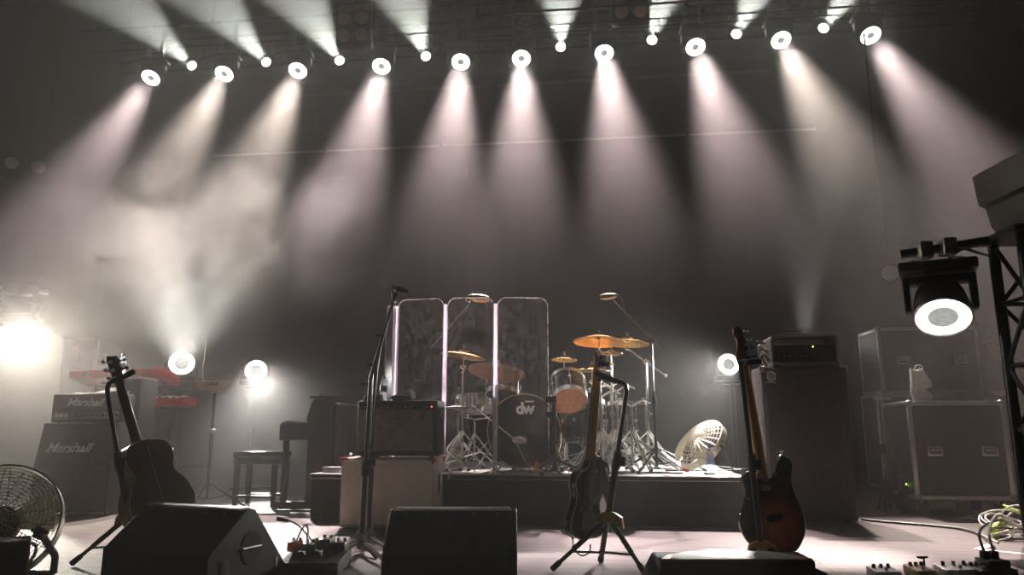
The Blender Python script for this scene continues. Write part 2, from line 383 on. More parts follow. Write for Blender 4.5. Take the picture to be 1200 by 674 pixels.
# overhead: truss, battens
def lattice_truss(name, label, p0, p1, w, r, m, rd, bays, up=V((0,0,1)), plate=None):
    p0, p1 = V(p0), V(p1); t = T(name, label, 'truss', (p0+p1)/2); d = (p1-p0); n = d.normalized()
    a = up.cross(n).normalized() if abs(n.dot(up)) < .9 else V((1,0,0)); b = n.cross(a)
    cs = [(a*sx + b*sy)*(w/2) for sx, sy in ((-1,-1),(1,-1),(1,1),(-1,1))]
    for c in cs: G().cyl(p0+c, p1+c, r, n=10).out('chord', m, t, True)
    for k in range(4):
        g = G(); c0, c1 = cs[k], cs[(k+1) % 4]
        for i in range(bays):
            q0 = p0 + d*(i/bays); q1 = p0 + d*((i+1)/bays)
            if i % 2: g.cyl(q0+c0, q1+c1, rd, n=6)
            else: g.cyl(q0+c1, q1+c0, rd, n=6)
            g.cyl(q0+c0, q0+c1, rd, n=6)
        g.out('lacing_lattice', m, t, True)
    G().box(p1 + n*.02, V((w+.12, w+.12, .03)) if abs(n.z) > .9 else V((.03, w+.1, w+.1))).out('mounting_plate', m, t, True)
    return t
lattice_truss('lighting_truss', 'long black box truss carrying the overhead row of beam lights', (-8.2, 10.8, 6.95), (5.8, 10.8, 6.95), .36, .026, 'black_metal', .011, 44)
def hang_pipe(y, z, label):
    t = T('lighting_pipe', label, 'pipe', (-1.2, y, z)); G().cyl((-8, y, z), (5.6, y, z), .024, n=12).out('mounting_pipe', 'black_metal', t, True)
    for i in range(8):
        x = -7.4+i*1.8; G().cyl((x, y, z+.02), (x, y, ZC), .006, n=6).out('suspension_cable', 'black_metal', t, True)
        G().box((x, y, z+.01), (.05,.07,.07)).out('pipe_clamp', 'black_metal', t, True)
hang_pipe(9.49, 6.69, 'dark pipe carrying the ten downward wash lights')
hang_pipe(10.11, 6.69, 'dark pipe carrying the eight small upward spots')
def batten(name, label, a, b, r, m, gaps=()):
    t = T(name, label, 'pipe', (a+b)/2); G().cyl(a, b, r, n=10).out('mounting_pipe', m, t, True)
    n = max(2, int((b-a).length/2.2))
    for i in range(n+1):
        p = a.lerp(b, i/n); G().box(p + V((0,0,.03)), (.05, .09, .13)).out('pipe_clamp', 'black_metal', t, True)
    for i in range(n+1):
        p = a.lerp(b, i/n); G().cyl(p + V((0,0,.08)), V((p.x, p.y, ZC)), .005, n=6).out('suspension_cable', 'black_metal', t, True)
    return t
pa = WY(250,181,13.2); pb = WY(958,153,13.2); z = (pa.z+pb.z)/2
batten('batten_pipe', 'thin pale horizontal pipe catching light in front of the back curtain', V((pa.x,13.2,z)), V((pb.x,13.2,z)), .022, 'case_edge')
pa = WY(380,208,13.6); pb = WY(900,190,13.6); z = (pa.z+pb.z)/2
batten('batten_pipe', 'dark horizontal pipe just below the pale pipe on the back curtain', V((pa.x,13.6,z)), V((pb.x,13.6,z)), .02, 'black_metal')
pa = WY(350,107,12.4); pb = WY(900,90,12.4); z = (pa.z+pb.z)/2
t = T('border_rail', 'dim rail with painted gold edge light running behind the heads of the downward beams', 'rail', ((pa.x+pb.x)/2, 12.4, z))
G().box(((pa.x+pb.x)/2, 12.4, z+.12), (pb.x-pa.x, .05, .2)).out('mounting_board', 'black_paint', t, True)
G().box(((pa.x+pb.x)/2, 12.37, z), (pb.x-pa.x, .06, .03)).out('edge_strip', 'rail_gold_light', t, True)  # gold-lit lower edge, painted as a coloured strip

for i, (y_, px0, py0, px1, py1, lab) in enumerate(((8.15, 560, 8, 960, 2, 'topmost'), (9.2, 400, 36, 960, 20, 'middle'), (9.8, 540, 42, 930, 24, 'lowest'))):
    a = WY(px0, py0, y_); b = WY(px1, py1, y_); z = (a.z+b.z)/2
    batten('batten_pipe', f'dark rigging pipe near the top of the photo, {lab} of three above the beam lights', V((a.x, y_, z)), V((b.x+1, y_, z)), .014, 'black_metal')
# blinders (four-lamp)
def blinder(px, py, Y, label, s=.27):
    c = WY(px, py, Y); t = T('blinder_light', label, 'stage light', c, group='four-lamp blinders')
    G().box(c + V((0,.10,0)), (s*1.75, .14, s*1.75), bev=.02).out('housing', 'black_metal', t, True)
    for sx in (-1,1):
        for sz in (-1,1):
            p = c + V((sx*s*.44, 0, sz*s*.44)); Mx = Matrix.Translation(p) @ frame(V((0,-1,-.35))).to_4x4()
            l = G().lathe([(0,.03),(.04,.026),(.075,.012),(.088,-.01),(.088,-.05)], Mx, 20).out('lamp', 'blinder_lens', t, True)
            G().ring(p, V((0,-1,-.35)), .092, .008, 20, 6).out('rim', 'black_metal', l, True)
    G().tube([c+V((-s*.95,.1,0)), c+V((-s*.95,.1,.4)), c+V((s*.95,.1,.4)), c+V((s*.95,.1,0))], .014).out('mounting_yoke', 'black_metal', t, True)
    G().cyl(c+V((0,.1,.4)), V((c.x, c.y+.1, ZC)), .018).out('hanging_pole', 'black_metal', t, True)
blinder(413, 31, 8.6, 'unlit four-lamp blinder hanging above the fourth downward beam')
blinder(739, 3, 8.6, 'unlit four-lamp blinder cut by the top edge above the seventh downward beam')

# ================================================================== LIGHT FIXTURES
def moving_head(name, label, lens, d, Rr, hang, led, group, clamp_to=None, base_z=None, wash=True, core=.54):
    d = V(d).normalized(); lens = V(lens); t = T(name, label, 'stage light', lens, group=group)
    f = frame(d); Mh = Matrix.Translation(lens) @ f.to_4x4(); sg = 1 if hang else -1
    head = G().lathe([(0,-1.62*Rr),(.66*Rr,-1.58*Rr),(.86*Rr,-1.35*Rr),(.96*Rr,-.9*Rr),(1.04*Rr,-.6*Rr),(1.1*Rr,-.35*Rr),(1.1*Rr,.05*Rr),(1.03*Rr,.06*Rr),(1.02*Rr,-.02*Rr),(0,-.02*Rr)], Mh, 28).out('lamp_head', 'black_plastic', t, True)
    g = G()
    for i in range(7): g.ring(lens - d*Rr*(.6+.12*i), d, Rr*(1.03-.022*i), .012*Rr*2, 24, 5)
    g.out('cooling_rib', 'black_metal', head, True)
    if wash:
        g = G(); n = 12; ctr = lens + d*.006
        for i in range(n):
            for j in range(4):
                a0 = 2*PI*(i + j/4*.93)/n; a1 = 2*PI*(i + (j+1)/4*.93)/n
                vs = [g.bm.verts.new(ctr + f.col[0]*(r*math.cos(a)) + f.col[1]*(r*math.sin(a))) for r, a in (((core+.02)*Rr,a0),(.97*Rr,a0),(.97*Rr,a1),((core+.02)*Rr,a1))]
                g.bm.faces.new(vs)
        g.out('led_ring', led, head, True)
        g = G(); 
        g.lathe([(0,.10*Rr),(core*.55*Rr,.08*Rr),(core*Rr,.015*Rr)], Mh, 24); g.out('centre_lens', 'led_grey' if led != 'led_hot' else 'led_hot', head, True)
    else:
        G().lathe([(0,.12*Rr),(.5*Rr,.09*Rr),(.97*Rr,.01*Rr)], Mh, 28).out('lens', led, head, True)
    G().ring(lens + d*.05*Rr, d, 1.05*Rr, .05*Rr, 28, 6).out('bezel', 'dull_metal', head, True)
    piv = lens - d*.8*Rr; h = d.cross(V((0,0,1)))
    h = h.normalized() if h.length > .05 else V((1,0,0))
    top = piv + V((0,0,sg*1.12*Rr)); side = h
    fw = V((-side.y, side.x, 0))
    rotm = Matrix((side, fw, V((0,0,1)))).transposed()
    for s_ in (-1, 1):
        mid = piv + side*(s_*1.22*Rr)
        G().box(mid + V((0,0,sg*.42*Rr)), (.26*Rr, .85*Rr, 1.5*Rr), rotm, bev=.08*Rr).out('yoke_arm', 'black_plastic', t, True)
    G().box(top - V((0,0,sg*.12*Rr)), (2.7*Rr, .95*Rr, .34*Rr), rotm, bev=.08*Rr).out('yoke_bridge', 'black_plastic', t, True)
    bz = top + V((0,0,sg*.40*Rr))
    b = G().box(bz, (2.9*Rr, 1.7*Rr, .46*Rr), rotm, bev=.1*Rr).out('base', 'black_plastic', t, True)
    G().box(bz - fw*.86*Rr, (1.1*Rr, .03*Rr, .24*Rr), rotm).out('control_panel', 'black_gloss', b, True)
    if hang and clamp_to is not None:
        for s_ in (-1, 1):
            p = bz + side*(s_*.8*Rr) + V((0,0,(.23*Rr))); q = V((p.x, p.y, clamp_to))
            g = G(); g.cyl(p, q, .012, n=8); g.box((p+q)/2, (.05,.05,max(.02,(q-p).length*.9)), rotm)
            g.out('mounting_clamp', 'dull_metal', t, True)
    if base_z is not None:
        p = V((bz.x, bz.y, base_z))
        if bz.z - (.23*Rr) - base_z > .06:
            s_ = T('lighting_stand', 'black pole stand carrying the ' + ('hidden head above the amplifier' if 'hidden' in label else '') + '' .join([label.replace('bright ring-shaped ','').replace('wooden theremin box','theremin')] if 'hidden' not in label else []), 'light stand', p)
            zt = bz.z - .37*Rr
            G().cyl(p + V((0,0,.02)), V((p.x,p.y,zt-.02)), .03, n=14).out('pole', 'black_metal', s_, True)
            G().box(V((p.x,p.y,zt-.012)), (.22,.22,.022), rotm).out('top_plate', 'black_metal', s_, True)
            G().box(V((p.x,p.y,base_z+.012)), (.5,.5,.022), rotm, bev=.005).out('base_plate', 'black_metal', s_, True)
    return t
WD = -ray(612, -560).normalized()
SD = -ray(657, 486).normalized()
PINK, WARM, GREEN, WHITE = (1,.81,.80), (1,.87,.77), (.93,1,.9), (1,.97,.90)
ORD = ['first', 'second', 'third', 'fourth', 'fifth', 'sixth', 'seventh', 'eighth', 'ninth', 'tenth']
wash_px = [(177,90,PINK),(263,86,WARM),(349,83,WARM),(447,79,PINK),(540,74,PINK),(611,70,PINK),(708,63,PINK),(815,55,PINK),(915,45,WARM),(1020,40,PINK)]
for i, (px, py, col) in enumerate(wash_px):
    p = WY(px, py, 9.4); p.z = (p.z + 5.80)/2
    tone = 'warm white' if col is WARM else 'pinkish white'
    t = moving_head('wash_light', f'round moving head throwing a {tone} beam down, {ORD[i]} from left of the ten', p, WD, .128, True, 'led_white', 'downward wash lights on the overhead truss', clamp_to=6.67, core=.34)
    beam('wash_beam', p + WD*.05, WD, WASH_P, 22, col, t, .75, .125)
spot_px = [(225,77),(312,73),(398,71),(499,66),(657,55),(764,47),(863,40),(965,33)]
for i, (px, py) in enumerate(spot_px):
    p = WY(px, py, 10.05)
    t = moving_head('spot_light', f'small moving head with greenish beam spreading upward, {ORD[i]} from left of the eight', p, SD, .073, True, 'led_green', 'upward beam spots on the overhead truss', clamp_to=6.67, wash=False)
    beam('spot_beam', p + SD*.04, SD, SPOT_P, 26, GREEN, t, .35, .05)
# floor-standing heads at the back
def fl(px, py, d, tgt, Rr, label, power, ang, name='floor_light', base_z=0.0, col=WHITE, led='led_white'):
    p = W(px, py, d); dr = (V(tgt)-p).normalized() if not isinstance(tgt, tuple) or len(tgt) == 3 else None
    t = moving_head(name, label, p, dr, Rr, False, led, 'moving heads standing at stage level', base_z=base_z)
    beam('floor_beam', p + dr*.06, dr, power, ang, col, t, .6, .13)
    return p
fl(213, 426, 9.6, W(225, 250, 6.5), .155, 'bright ring-shaped moving head behind the red keyboards', FLOOR_P, 34)
fl(300, 434, 9.6, W(352, 600, 6.0), .135, 'bright ring-shaped moving head between wooden theremin box and the piano', FLOOR_P*1.5, 40)
fl(854, 427, 9.2, W(742, 520, 6.2), .13, 'bright ring-shaped moving head beside the bass headstock', FLOOR_P*3.0, 40)
p = W(944, 402, 9.4)
t = moving_head('floor_light', 'moving head hidden behind the rack head, its beam rising above the amplifier', p, V((-.12,-.75,.95)), .14, False, 'led_white', 'moving heads standing at stage level', base_z=0.0)
beam('floor_beam', p + V((0,0,.05)), V((-.12,-.75,.95)), FLOOR_P*1.1, 32, WHITE, t, .6, .09)
# side lights on pipes: left and right
pL0, pL1 = W(-70, 329, 8.9), W(57, 343, 9.1); pL0 = pL1 + (pL0-pL1)*((-9.05-pL1.x)/(pL0.x-pL1.x))
t = T('side_pipe', 'pale horizontal pipe end with two clamps above the glaring lamp', 'pipe', (pL0+pL1)/2)
G().cyl(pL0, pL1, .027, n=14).out('mounting_pipe', 'steel', t, True)
for px, py in ((13,338.5),(36,341)):
    G().box(W(px,py,9.0), (.13,.12,.13), bev=.01).out('pipe_clamp', 'dull_metal', t, True)
p = W(17, 399, 9.05); LD = (EYE + V((.2,0,.35)) - p).normalized()
t = moving_head('side_wash_light', 'glaring warm lamp facing the camera under the pale pipe end', p, LD, .20, True, 'led_hot', 'side wash lights', clamp_to=pL1.z-.02)
beam('side_beam', p + LD*.04, (V((-2.2,4.2,.6)) - p).normalized(), SIDE_P, 60, (1,.93,.80), t, .9, .12)
g = G(); q = [W(-20,349,9.05), W(20,351,9.05), W(38,355,9.05), W(46,357,9.05), W(49,363,9.05), W(44,368,9.05), W(43,371,9.05), W(50,377,9.05)]
tag(g.tube(spline(q, 5, False), .016, 8).out('power_cable', 'steel'), 'thin curled cable hanging from the pale pipe end above the glaring lamp', 'cable')
# right: truss tower, pipe, moving head
tw = W(1192, 460, 3.95)
tx, ty = tw.x + .26, tw.y + .12
lattice_truss('truss_tower', 'black truss tower standing at the edge of the stage beside the cases', (tx, ty, 0.02), (tx, ty, 1.80), .30, .030, 'black_metal', .013, 5)
G_ = T('tower_base_plate', 'black steel base plate under the truss tower', 'base plate', (tx, ty, 0))
G().box((tx, ty, .009), (.52,.52,.016), bev=.003).out('plate', 'black_metal', G_, True)
G().ring((tx,ty,.02), (0,0,1), .2, .004).out('rim', 'black_metal', G_, True)
pR0, pR1 = W(1057, 298, 4.35), W(1160, 282, 4.10)
t = T('side_pipe', 'black horizontal pipe arm reaching out from the truss tower', 'pipe', (pR0+pR1)/2)
G().cyl(pR0, pR1, .027, n=16).out('mounting_pipe', 'black_metal', t, True)
G().cyl(pR0 + (pR0-pR1).normalized()*.004, pR0, .03, n=16).out('end_cap', 'rubber', t, True)
for k in (.26, .53):
    G().box(pR0.lerp(pR1, k), (.075,.10,.10), bev=.012).out('pipe_clamp', 'dull_metal', t, True)
p = W(1105, 371, 4.32); RD = V((-.24,-.62,-.80)).normalized()
t = moving_head('side_wash_light', 'black moving head with glowing lens hanging from the pipe arm', p, RD, .142, True, 'led_white', 'side wash lights', clamp_to=pR0.lerp(pR1,.4).z-.01)
bd = (W(1030, 520, 7.6) - p).normalized()
beam('side_beam', p + RD*.05, V((-.42,.22,-.80)).normalized(), SIDE_P*RIGHT_K, 52, WHITE, t, .9, .12)
tag(G().tube(spline([W(1112,303,4.3),W(1128,292,4.25),W(1145,296,4.2),W(1160,300,4.1)],6,False), .008).out('power_cable', 'cable_black'), 'black cable looping from the hanging moving head to the truss tower', 'cable')
# box on top of the tower
def tbox():
    c = V((tx+.37, ty, 1.835)); t = T('speaker_cabinet', 'grey stepped speaker cabinet on top of the truss tower', 'speaker', c, rz=R_(8))
    P = [(-.40,.0),(-.46,.09),(-.48,.20),(-.52,.215),(-.54,.40),(-.50,.425),(.5,.425),(.5,0)]
    G().prism(P, -.27, .27, FRONT, bev=.008).out('body', 'dull_dark', t)
    G().box((-.02,-.281,.215), (1.0,.014,.03), bev=.003).out('trim_strip', 'case_edge', t)
    G().box((-.01,-.281,.32), (1.02,.012,.15)).out('front_grille', 'grille_grey', t)
    G().box((.04,-.281,.10), (.80,.014,.035), bev=.003).out('label_strip', 'case_edge', t)
    for x in (-.38, .40): G().box((x,-.281,.04), (.04,.014,.05), bev=.003).out('corner_bracket', 'dull_metal', t)
mat('dull_dark', (.06,.056,.05), .5, bump=.2)
tbox()
# two unlit lamps hanging at far side
for px, py, lab in ((14,191,'small unlit lamp hanging at the photo edge, beside another unlit lamp'),(45,196,'small round unlit lamp hanging high by the side curtain')):
    p = WY(px, py, 9.5); t = T('par_lamp', lab, 'stage light', p, group='unlit par lamps'); d = V((.75,-1,-.25)).normalized(); Mh = Matrix.Translation(p) @ frame(d).to_4x4()
    G().lathe([(0,-.25),(.05,-.24),(.085,-.1),(.10,0),(.10,.02),(.092,.02),(.09,-.01)], Mh, 20).out('can', 'black_metal', t, True)
    G().lathe([(0,.012),(.05,.008),(.09,-.005)], Mh, 20).out('lens', 'case_edge', t, True)
    G().cyl(p+V((0,.08,.09)), V((p.x,p.y+.08,ZC)), .012).out('hanging_pole', 'black_metal', t, True)
p = W(1043,320,9.0); t = T('par_lamp', 'dim round unlit lamp near the hanging moving head', 'stage light', p, group='unlit par lamps'); d = V((-.3,-1,-.25)).normalized(); Mh = Matrix.Translation(p) @ frame(d).to_4x4()
G().lathe([(0,-.2),(.06,-.18),(.10,-.05),(.115,0),(.115,.02),(.10,.02),(.1,-.01)], Mh, 20).out('can', 'black_metal', t, True)
G().lathe([(0,.02),(.06,.012),(.10,-.005)], Mh, 20).out('lens', 'dull_metal', t, True)
G().cyl(p+V((0,.08,.09)), V((p.x,p.y+.08,ZC)), .012).out('hanging_pole', 'black_metal', t, True)
mat('hoop_gold', (.55,.42,.20), .3, .7)
mat('wire_bright', (.8,.78,.62), .4, .6)
mat('blade_pale', (.10,.10,.09), .5)
# ================================================================== DRUM RISER, SCREEN, KIT
RZ = WY(620, 557, 6.0).z
RX0, RX1, RY0, RY1 = -2.37, 1.10, 6.0, 8.5
t = T('drum_riser', 'low black-skirted stage riser under the drum kit', 'stage riser', ((RX0+RX1)/2, (RY0+RY1)/2, 0))
G().box(((RX0+RX1)/2, (RY0+RY1)/2, RZ-.02), (RX1-RX0, RY1-RY0, .04), bev=.004).out('deck', 'deck_grey', t, True)
G().box(((RX0+RX1)/2, (RY0+RY1)/2, (RZ-.04)/2+.002), (RX1-RX0-.03, RY1-RY0-.03, RZ-.045)).out('skirt', 'black_cloth', t, True)
for i in range(3):
    x = RX0 + (RX1-RX0)*(i+.5)/3
    G().box((x, RY0-.003, RZ-.02), ((RX1-RX0)/3-.02, .01, .028), bev=.003).out('edge_rail', 'black_metal', t, True)

# --- clear drum screen: four hinged panels
posts = [(447, 6.62), (459, 6.16), (519, 6.12), (580, 6.13), (646, 6.22)]
pw = [WY(px, 553, y) for px, y in posts]
for p in pw: p.z = RZ + .012
tops = [355, 354, 351, 348, 348]
t = T('drum_screen', 'folding clear acrylic drum screen with lilac light painted on its hinge strips', 'drum screen', pw[2])
zt = WY(580, 348.5, 6.12).z; zh = WY(580, 356, 6.12).z
for i in range(4):
    a, b = pw[i], pw[i+1]; d = (b-a); d.z = 0; L = d.length; d.normalize(); nrm = V((-d.y, d.x, 0))
    x0, x1, H, r = .018, L-.018, zt-a.z, .07
    ol = [(x0,0),(x1,0)] + [(x1-r+r*math.cos(k*PI/12), H-r+r*math.sin(k*PI/12)) for k in range(7)] + [(x0+r-r*math.sin(k*PI/12), H-r+r*math.cos(k*PI/12)) for k in range(7)]
    Mx = Matrix.Translation(a) @ Matrix((d, V((0,0,1)), nrm)).transposed().to_4x4()
    pn = G().prism(ol, -.004, .004, Mx).out('panel', 'acrylic', t, True)
    G().tube([Mx @ V((x,y,0)) for x, y in ol], .0042, 6, True).out('polished_edge', 'acrylic_edge', pn, True)
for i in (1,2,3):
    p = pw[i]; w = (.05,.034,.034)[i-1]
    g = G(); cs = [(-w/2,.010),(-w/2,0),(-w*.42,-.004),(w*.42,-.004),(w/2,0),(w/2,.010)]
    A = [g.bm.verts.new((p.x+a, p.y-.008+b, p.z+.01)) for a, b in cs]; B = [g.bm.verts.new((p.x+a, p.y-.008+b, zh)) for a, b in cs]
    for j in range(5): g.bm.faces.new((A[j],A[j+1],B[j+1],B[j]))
    h = g.out('hinge_strip', 'hinge_lilac_light', t, True)
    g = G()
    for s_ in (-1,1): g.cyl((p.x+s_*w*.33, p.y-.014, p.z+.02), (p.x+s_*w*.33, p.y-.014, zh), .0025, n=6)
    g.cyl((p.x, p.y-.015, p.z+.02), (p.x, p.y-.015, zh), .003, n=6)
    g.out('hinge_rib', 'hinge_lilac_light', h, True)
for i in (0,2,3,4):
    p = pw[i]; g = G()
    g.tube([p+V((-.09,-.05,-.008)), p+V((-.03,-.02,.012)), p+V((0,0,.02)), p+V((.03,-.02,.012)), p+V((.09,-.05,-.008))], .005, 6)
    g.out('foot', 'black_metal', t, True)
G().box((pw[2].x*.45+pw[1].x*.55, pw[1].y-.028, WY(488,446,6.1).z), (.05,.002,.02)).out('sticker', 'logo_white', t, True)

DRUM_M = {}
def drum(name, label, c, axis, r, L, head_mat, shell='black_shell', lugs=8, group=None, hoop='chrome', back='white_plastic', legs=None):
    # axis points from the batter side to the visible head
    axis = V(axis).normalized(); c = V(c); t = T(name, label, 'drum', c, group=group); f = frame(axis); M0 = Matrix.Translation(c) @ f.to_4x4()
    sh = G().lathe([(r,-L/2),(r*1.005,-L/2),(r*1.005,L/2),(r,L/2),(r*.97,L/2),(r*.97,-L/2)], M0, 40, closed=True).out('shell', shell, t, True)
    for s_, m_ in ((1, head_mat), (-1, back)):
        G().lathe([(0, s_*(L/2+.004)), (r*.97, s_*(L/2+.006)), (r*1.01, s_*(L/2-.004))], M0, 40).out('drum_head', m_, t, True)
        G().lathe([(r*1.0,s_*(L/2+.012)),(r*1.045,s_*(L/2+.012)),(r*1.05,s_*(L/2-.03)),(r*1.01,s_*(L/2-.03))], M0, 40, closed=True).out('hoop', hoop, t, True)
    for i in range(lugs):
        a = 2*PI*(i+.5)/lugs; u = f.col[0]*math.cos(a) + f.col[1]*math.sin(a)
        g = G(); g.cyl(c+u*(r+.016)-axis*(L/2-.01), c+u*(r+.016)+axis*(L/2-.01), .004, n=6)
        g.ball(c+u*(r+.008), .018, 8); g.cyl(c+u*r, c+u*(r+.022), .012, n=8)
        g.out('lug', 'chrome', sh, True)
    return t, M0, f
# bass drum
BD = WY(615, 511.5, 6.62); BR = .305; BD.z = RZ + BR + .035
bax = V((.06,-1,.02)).normalized()
t, M0, f = drum('bass_drum', 'large black bass drum with dw logo behind the clear screen', BD, bax, BR, .42, 'drum_black', lugs=10, hoop='hoop_gold', back='white_plastic')
lg = BD + bax*(.21+.012) + V((.012,0,.185)); Mx = Matrix.Translation(lg) @ Matrix((bax.cross(V((0,0,1)))*-1, V((0,0,1)), bax)).transposed().to_4x4()
Mx = Matrix.Translation(lg) @ Matrix((V((0,0,1)).cross(bax).normalized(), bax.cross(V((0,0,1)).cross(bax)).normalized(), bax)).transposed().to_4x4()
g = G(); textmesh(g, 'dw', .135, Mx, .001, 0, .006, .86); g.box(Mx @ V((.038,.062,0)), (.075,.003,.012)); g.out('dw_logo', 'logo_white', t, True)
for s_ in (-1,1):
    G().cyl(BD+V((s_*.27,-.12,-.12)), V((BD.x+s_*.40, BD.y-.30, RZ+.008)), .009).out('spur_leg', 'chrome', t, True)
# rack toms
TD = WY(666, 458, 6.5)
t, M0, f = drum('rack_tom', 'dark rack tom tilted to show its orange bottom head', TD, V((.10,-.62,-.66)), .152, .24, 'orange_head', lugs=6, hoop='chrome')
TD2 = W(590, 472, 6.95); TD2.z = max(TD2.z, BD.z+BR+.13)
drum('rack_tom', 'dark rack tom behind the clear screen above the bass drum', TD2, V((-.03,-.3,-.9)), .155, .20, 'black_cloth', lugs=6)
FT = W(684, 516, 6.75)
for px, d, r, lab in ((684, 6.75, .19, 'dark floor tom standing beside the bass drum under the orange-bottomed tom'), (735, 7.25, .20, 'dark floor tom among the chrome stands behind the guitar neck')):
    p = W(px, 516, d); p.z = RZ + .43; t, M0, f = drum('floor_tom', lab, p, V((0,-.05,-1)), r, .36, 'drum_black', lugs=8)
    for k in range(3):
        a = 2*PI*k/3 + .5; u = V((math.cos(a), math.sin(a), 0))
        G().tube([p+u*(r+.02)+V((0,0,.06)), p+u*(r+.02)-V((0,0,.33)), V((p.x,p.y,RZ+.012))+u*(r+.05)], .007, 8).out('leg', 'chrome', t, True)
p = W(556, 487, 7.25); p.z = RZ+.60
drum('snare_drum', 'shallow chrome snare drum left of the bass drum behind the screen', p, V((.05,-.1,-1)), .175, .15, 'white_plastic', shell='chrome', lugs=8)
SN = p
t = T('snare_stand', 'chrome tripod stand under the shallow snare drum', 'drum stand', V((p.x,p.y,RZ)))
G().cyl(V((p.x,p.y,RZ+.06)), V((p.x,p.y,p.z-.14)), .014).out('tube', 'chrome', t, True)
for k in range(3):
    a = 2*PI*k/3+.3; u = V((math.cos(a), math.sin(a), 0)); b0 = V((p.x,p.y,0))
    G().tube([V((p.x,p.y,RZ+.32)), b0+u*.24+V((0,0,RZ+.02)), b0+u*.26+V((0,0,RZ+.012))], .010).out('leg', 'chrome', t, True)
    G().tube([V((p.x,p.y,p.z-.15)), b0+u*.16+V((0,0,p.z-.13)), b0+u*.17+V((0,0,p.z-.09))], .008).out('basket_arm', 'chrome', t, True)

# cymbals and stands
def tripod(t, base, h, sp, m, r=.010, a0=0.0, double=True):
    for k in range(3):
        a = a0 + 2*PI*k/3; u = V((math.cos(a), math.sin(a), 0)); w = V((-u.y, u.x, 0))*.014
        g = G(); top = base+V((0,0,h)); e = base+u*sp+V((0,0,.014))
        if double:
            g.tube([top+w, base+u*sp*.5+w+V((0,0,h*.47)), e+w], r*.75, 6); g.tube([top-w, base+u*sp*.5-w+V((0,0,h*.47)), e-w], r*.75, 6)
            g.box((top.lerp(e,.5)), (.03,.03,.012))
        else: g.tube([top, e], r, 8)
        g.tube([base+V((0,0,h*.32))+u*.016, top.lerp(e,.55)], r*.6, 6)
        l = g.out('leg', m, t, True)
        G().ball(e, (.018,.018,.014), 8).out('rubber_foot', 'rubber', l, True)
def cymbal(name, label, c, r, nrm, m='brass', group='cymbals of the drum kit'):
    nrm = V(nrm).normalized(); t = T(name, label, 'cymbal', c, group=group); Mx = Matrix.Translation(V(c)) @ frame(nrm).to_4x4()
    pr = [(.008,.032*r/.2),(.05*r/.2,.030*r/.2),(.14*r,.028*r/.2),(.20*r,.014*r/.2),(.23*r,.008*r/.2),(.5*r,.001),(.8*r,-.010*r/.2),(r,-.022*r/.2)]
    g = G(); g.lathe(pr + [(a, b-.0022) for a, b in pr[::-1]], Mx, 48, closed=True); g.out('plate', m, t, True)
    g = G(); g.cyl(Mx@V((0,0,.03*r/.2)), Mx@V((0,0,.03*r/.2+.018)), .016, n=12); g.cyl(Mx@V((0,0,.0)), Mx@V((0,0,.012*r/.2)), .014, n=12); g.out('felt_washer', 'felt', t, True)
    g = G(); g.cyl(Mx@V((0,0,.03*r/.2+.018)), Mx@V((0,0,.03*r/.2+.05)), .007, n=8); g.box(Mx@V((0,0,.03*r/.2+.042)), (.036,.007,.012)); g.out('wing_nut', 'chrome', t, True)
    return Mx
def cym_stand(label, cpt, base, nrm, boom_from=None, a0=.4, sp=.34):
    base = V(base); nrm = V(nrm).normalized(); t = T('cymbal_stand', label, 'cymbal stand', base, group='chrome cymbal stands'); top = V(cpt) - nrm*.02
    if boom_from is None:
        k = V((base.x, base.y, top.z-.10))
    else: k = V(boom_from)
    G().cyl(base+V((0,0,.10)), base+V((0,0,.52)), .014).out('lower_tube', 'chrome', t, True)
    m_ = base+V((0,0,.52)); G().cyl(m_, V((base.x,base.y,k.z)), .010).out('upper_tube', 'chrome', t, True)
    for z in (.50,): G().lathe([(.0,-.03),(.022,-.03),(.022,.03),(0,.03)], Matrix.Translation(base+V((0,0,z))), 12).out('clamp_collar', 'chrome', t, True)
    G().box(base+V((.03,0,.50)), (.04,.012,.018), bev=.004).out('wing_screw', 'chrome', t, True)
    g = G(); g.ball(k, (.022,.022,.028), 10); g.cyl(k-V((.03,0,0)), k+V((.03,0,0)), .014, n=10); g.out('tilter', 'chrome', t, True)
    if boom_from is not None:
        e = top - nrm*.05; dd = (e-k).normalized(); G().cyl(k-dd*.22, e, .008, n=10).out('boom_arm', 'chrome', t, True)
        G().ball(k-dd*.22, .016, 8).out('counterweight', 'chrome', t, True)
    else: e = k
    G().cyl(e, top+nrm*.01, .007, n=8).out('cymbal_post', 'chrome', t, True)
    g = G(); g.ball(e, .02, 10); g.cyl(e-V((0,.03,0)), e+V((0,.03,0)), .011, n=8); g.out('tilt_joint', 'chrome', t, True)
    tripod(t, base, .34, sp, 'chrome', a0=a0)
def on_riser(p, dx=0, dy=0): return V((p.x+dx, p.y+dy, RZ))
cl = [  # px, py, depth, r px, normal, label, material, base dx,dy or boom
 (543,415,6.9,27,(.14,.06,1),'thin crash cymbal behind the second screen panel','brass',None,.3),
 (583,433,6.55,34,(.10,.26,1),'large dark cymbal tilted toward us behind the second hinge strip','dark_brass',(-.06,.46),1.1),
 (702,397.5,6.65,30,(0.02,.12,1),'highest crash cymbal above the orange-bottomed tom','brass',None,.2),
 (735,400,7.0,27,(.05,.06,1),'crash cymbal held by a boom right behind the highest cymbal','brass','b',.9),
 (716,413,7.2,14,(.05,.08,1),'small splash cymbal under the highest pair of cymbals','brass',None,1.4),
 (694,432.5,6.95,20,(.03,.03,1),'low ride cymbal crossing behind the upright guitar neck','brass',None,2.0),
]
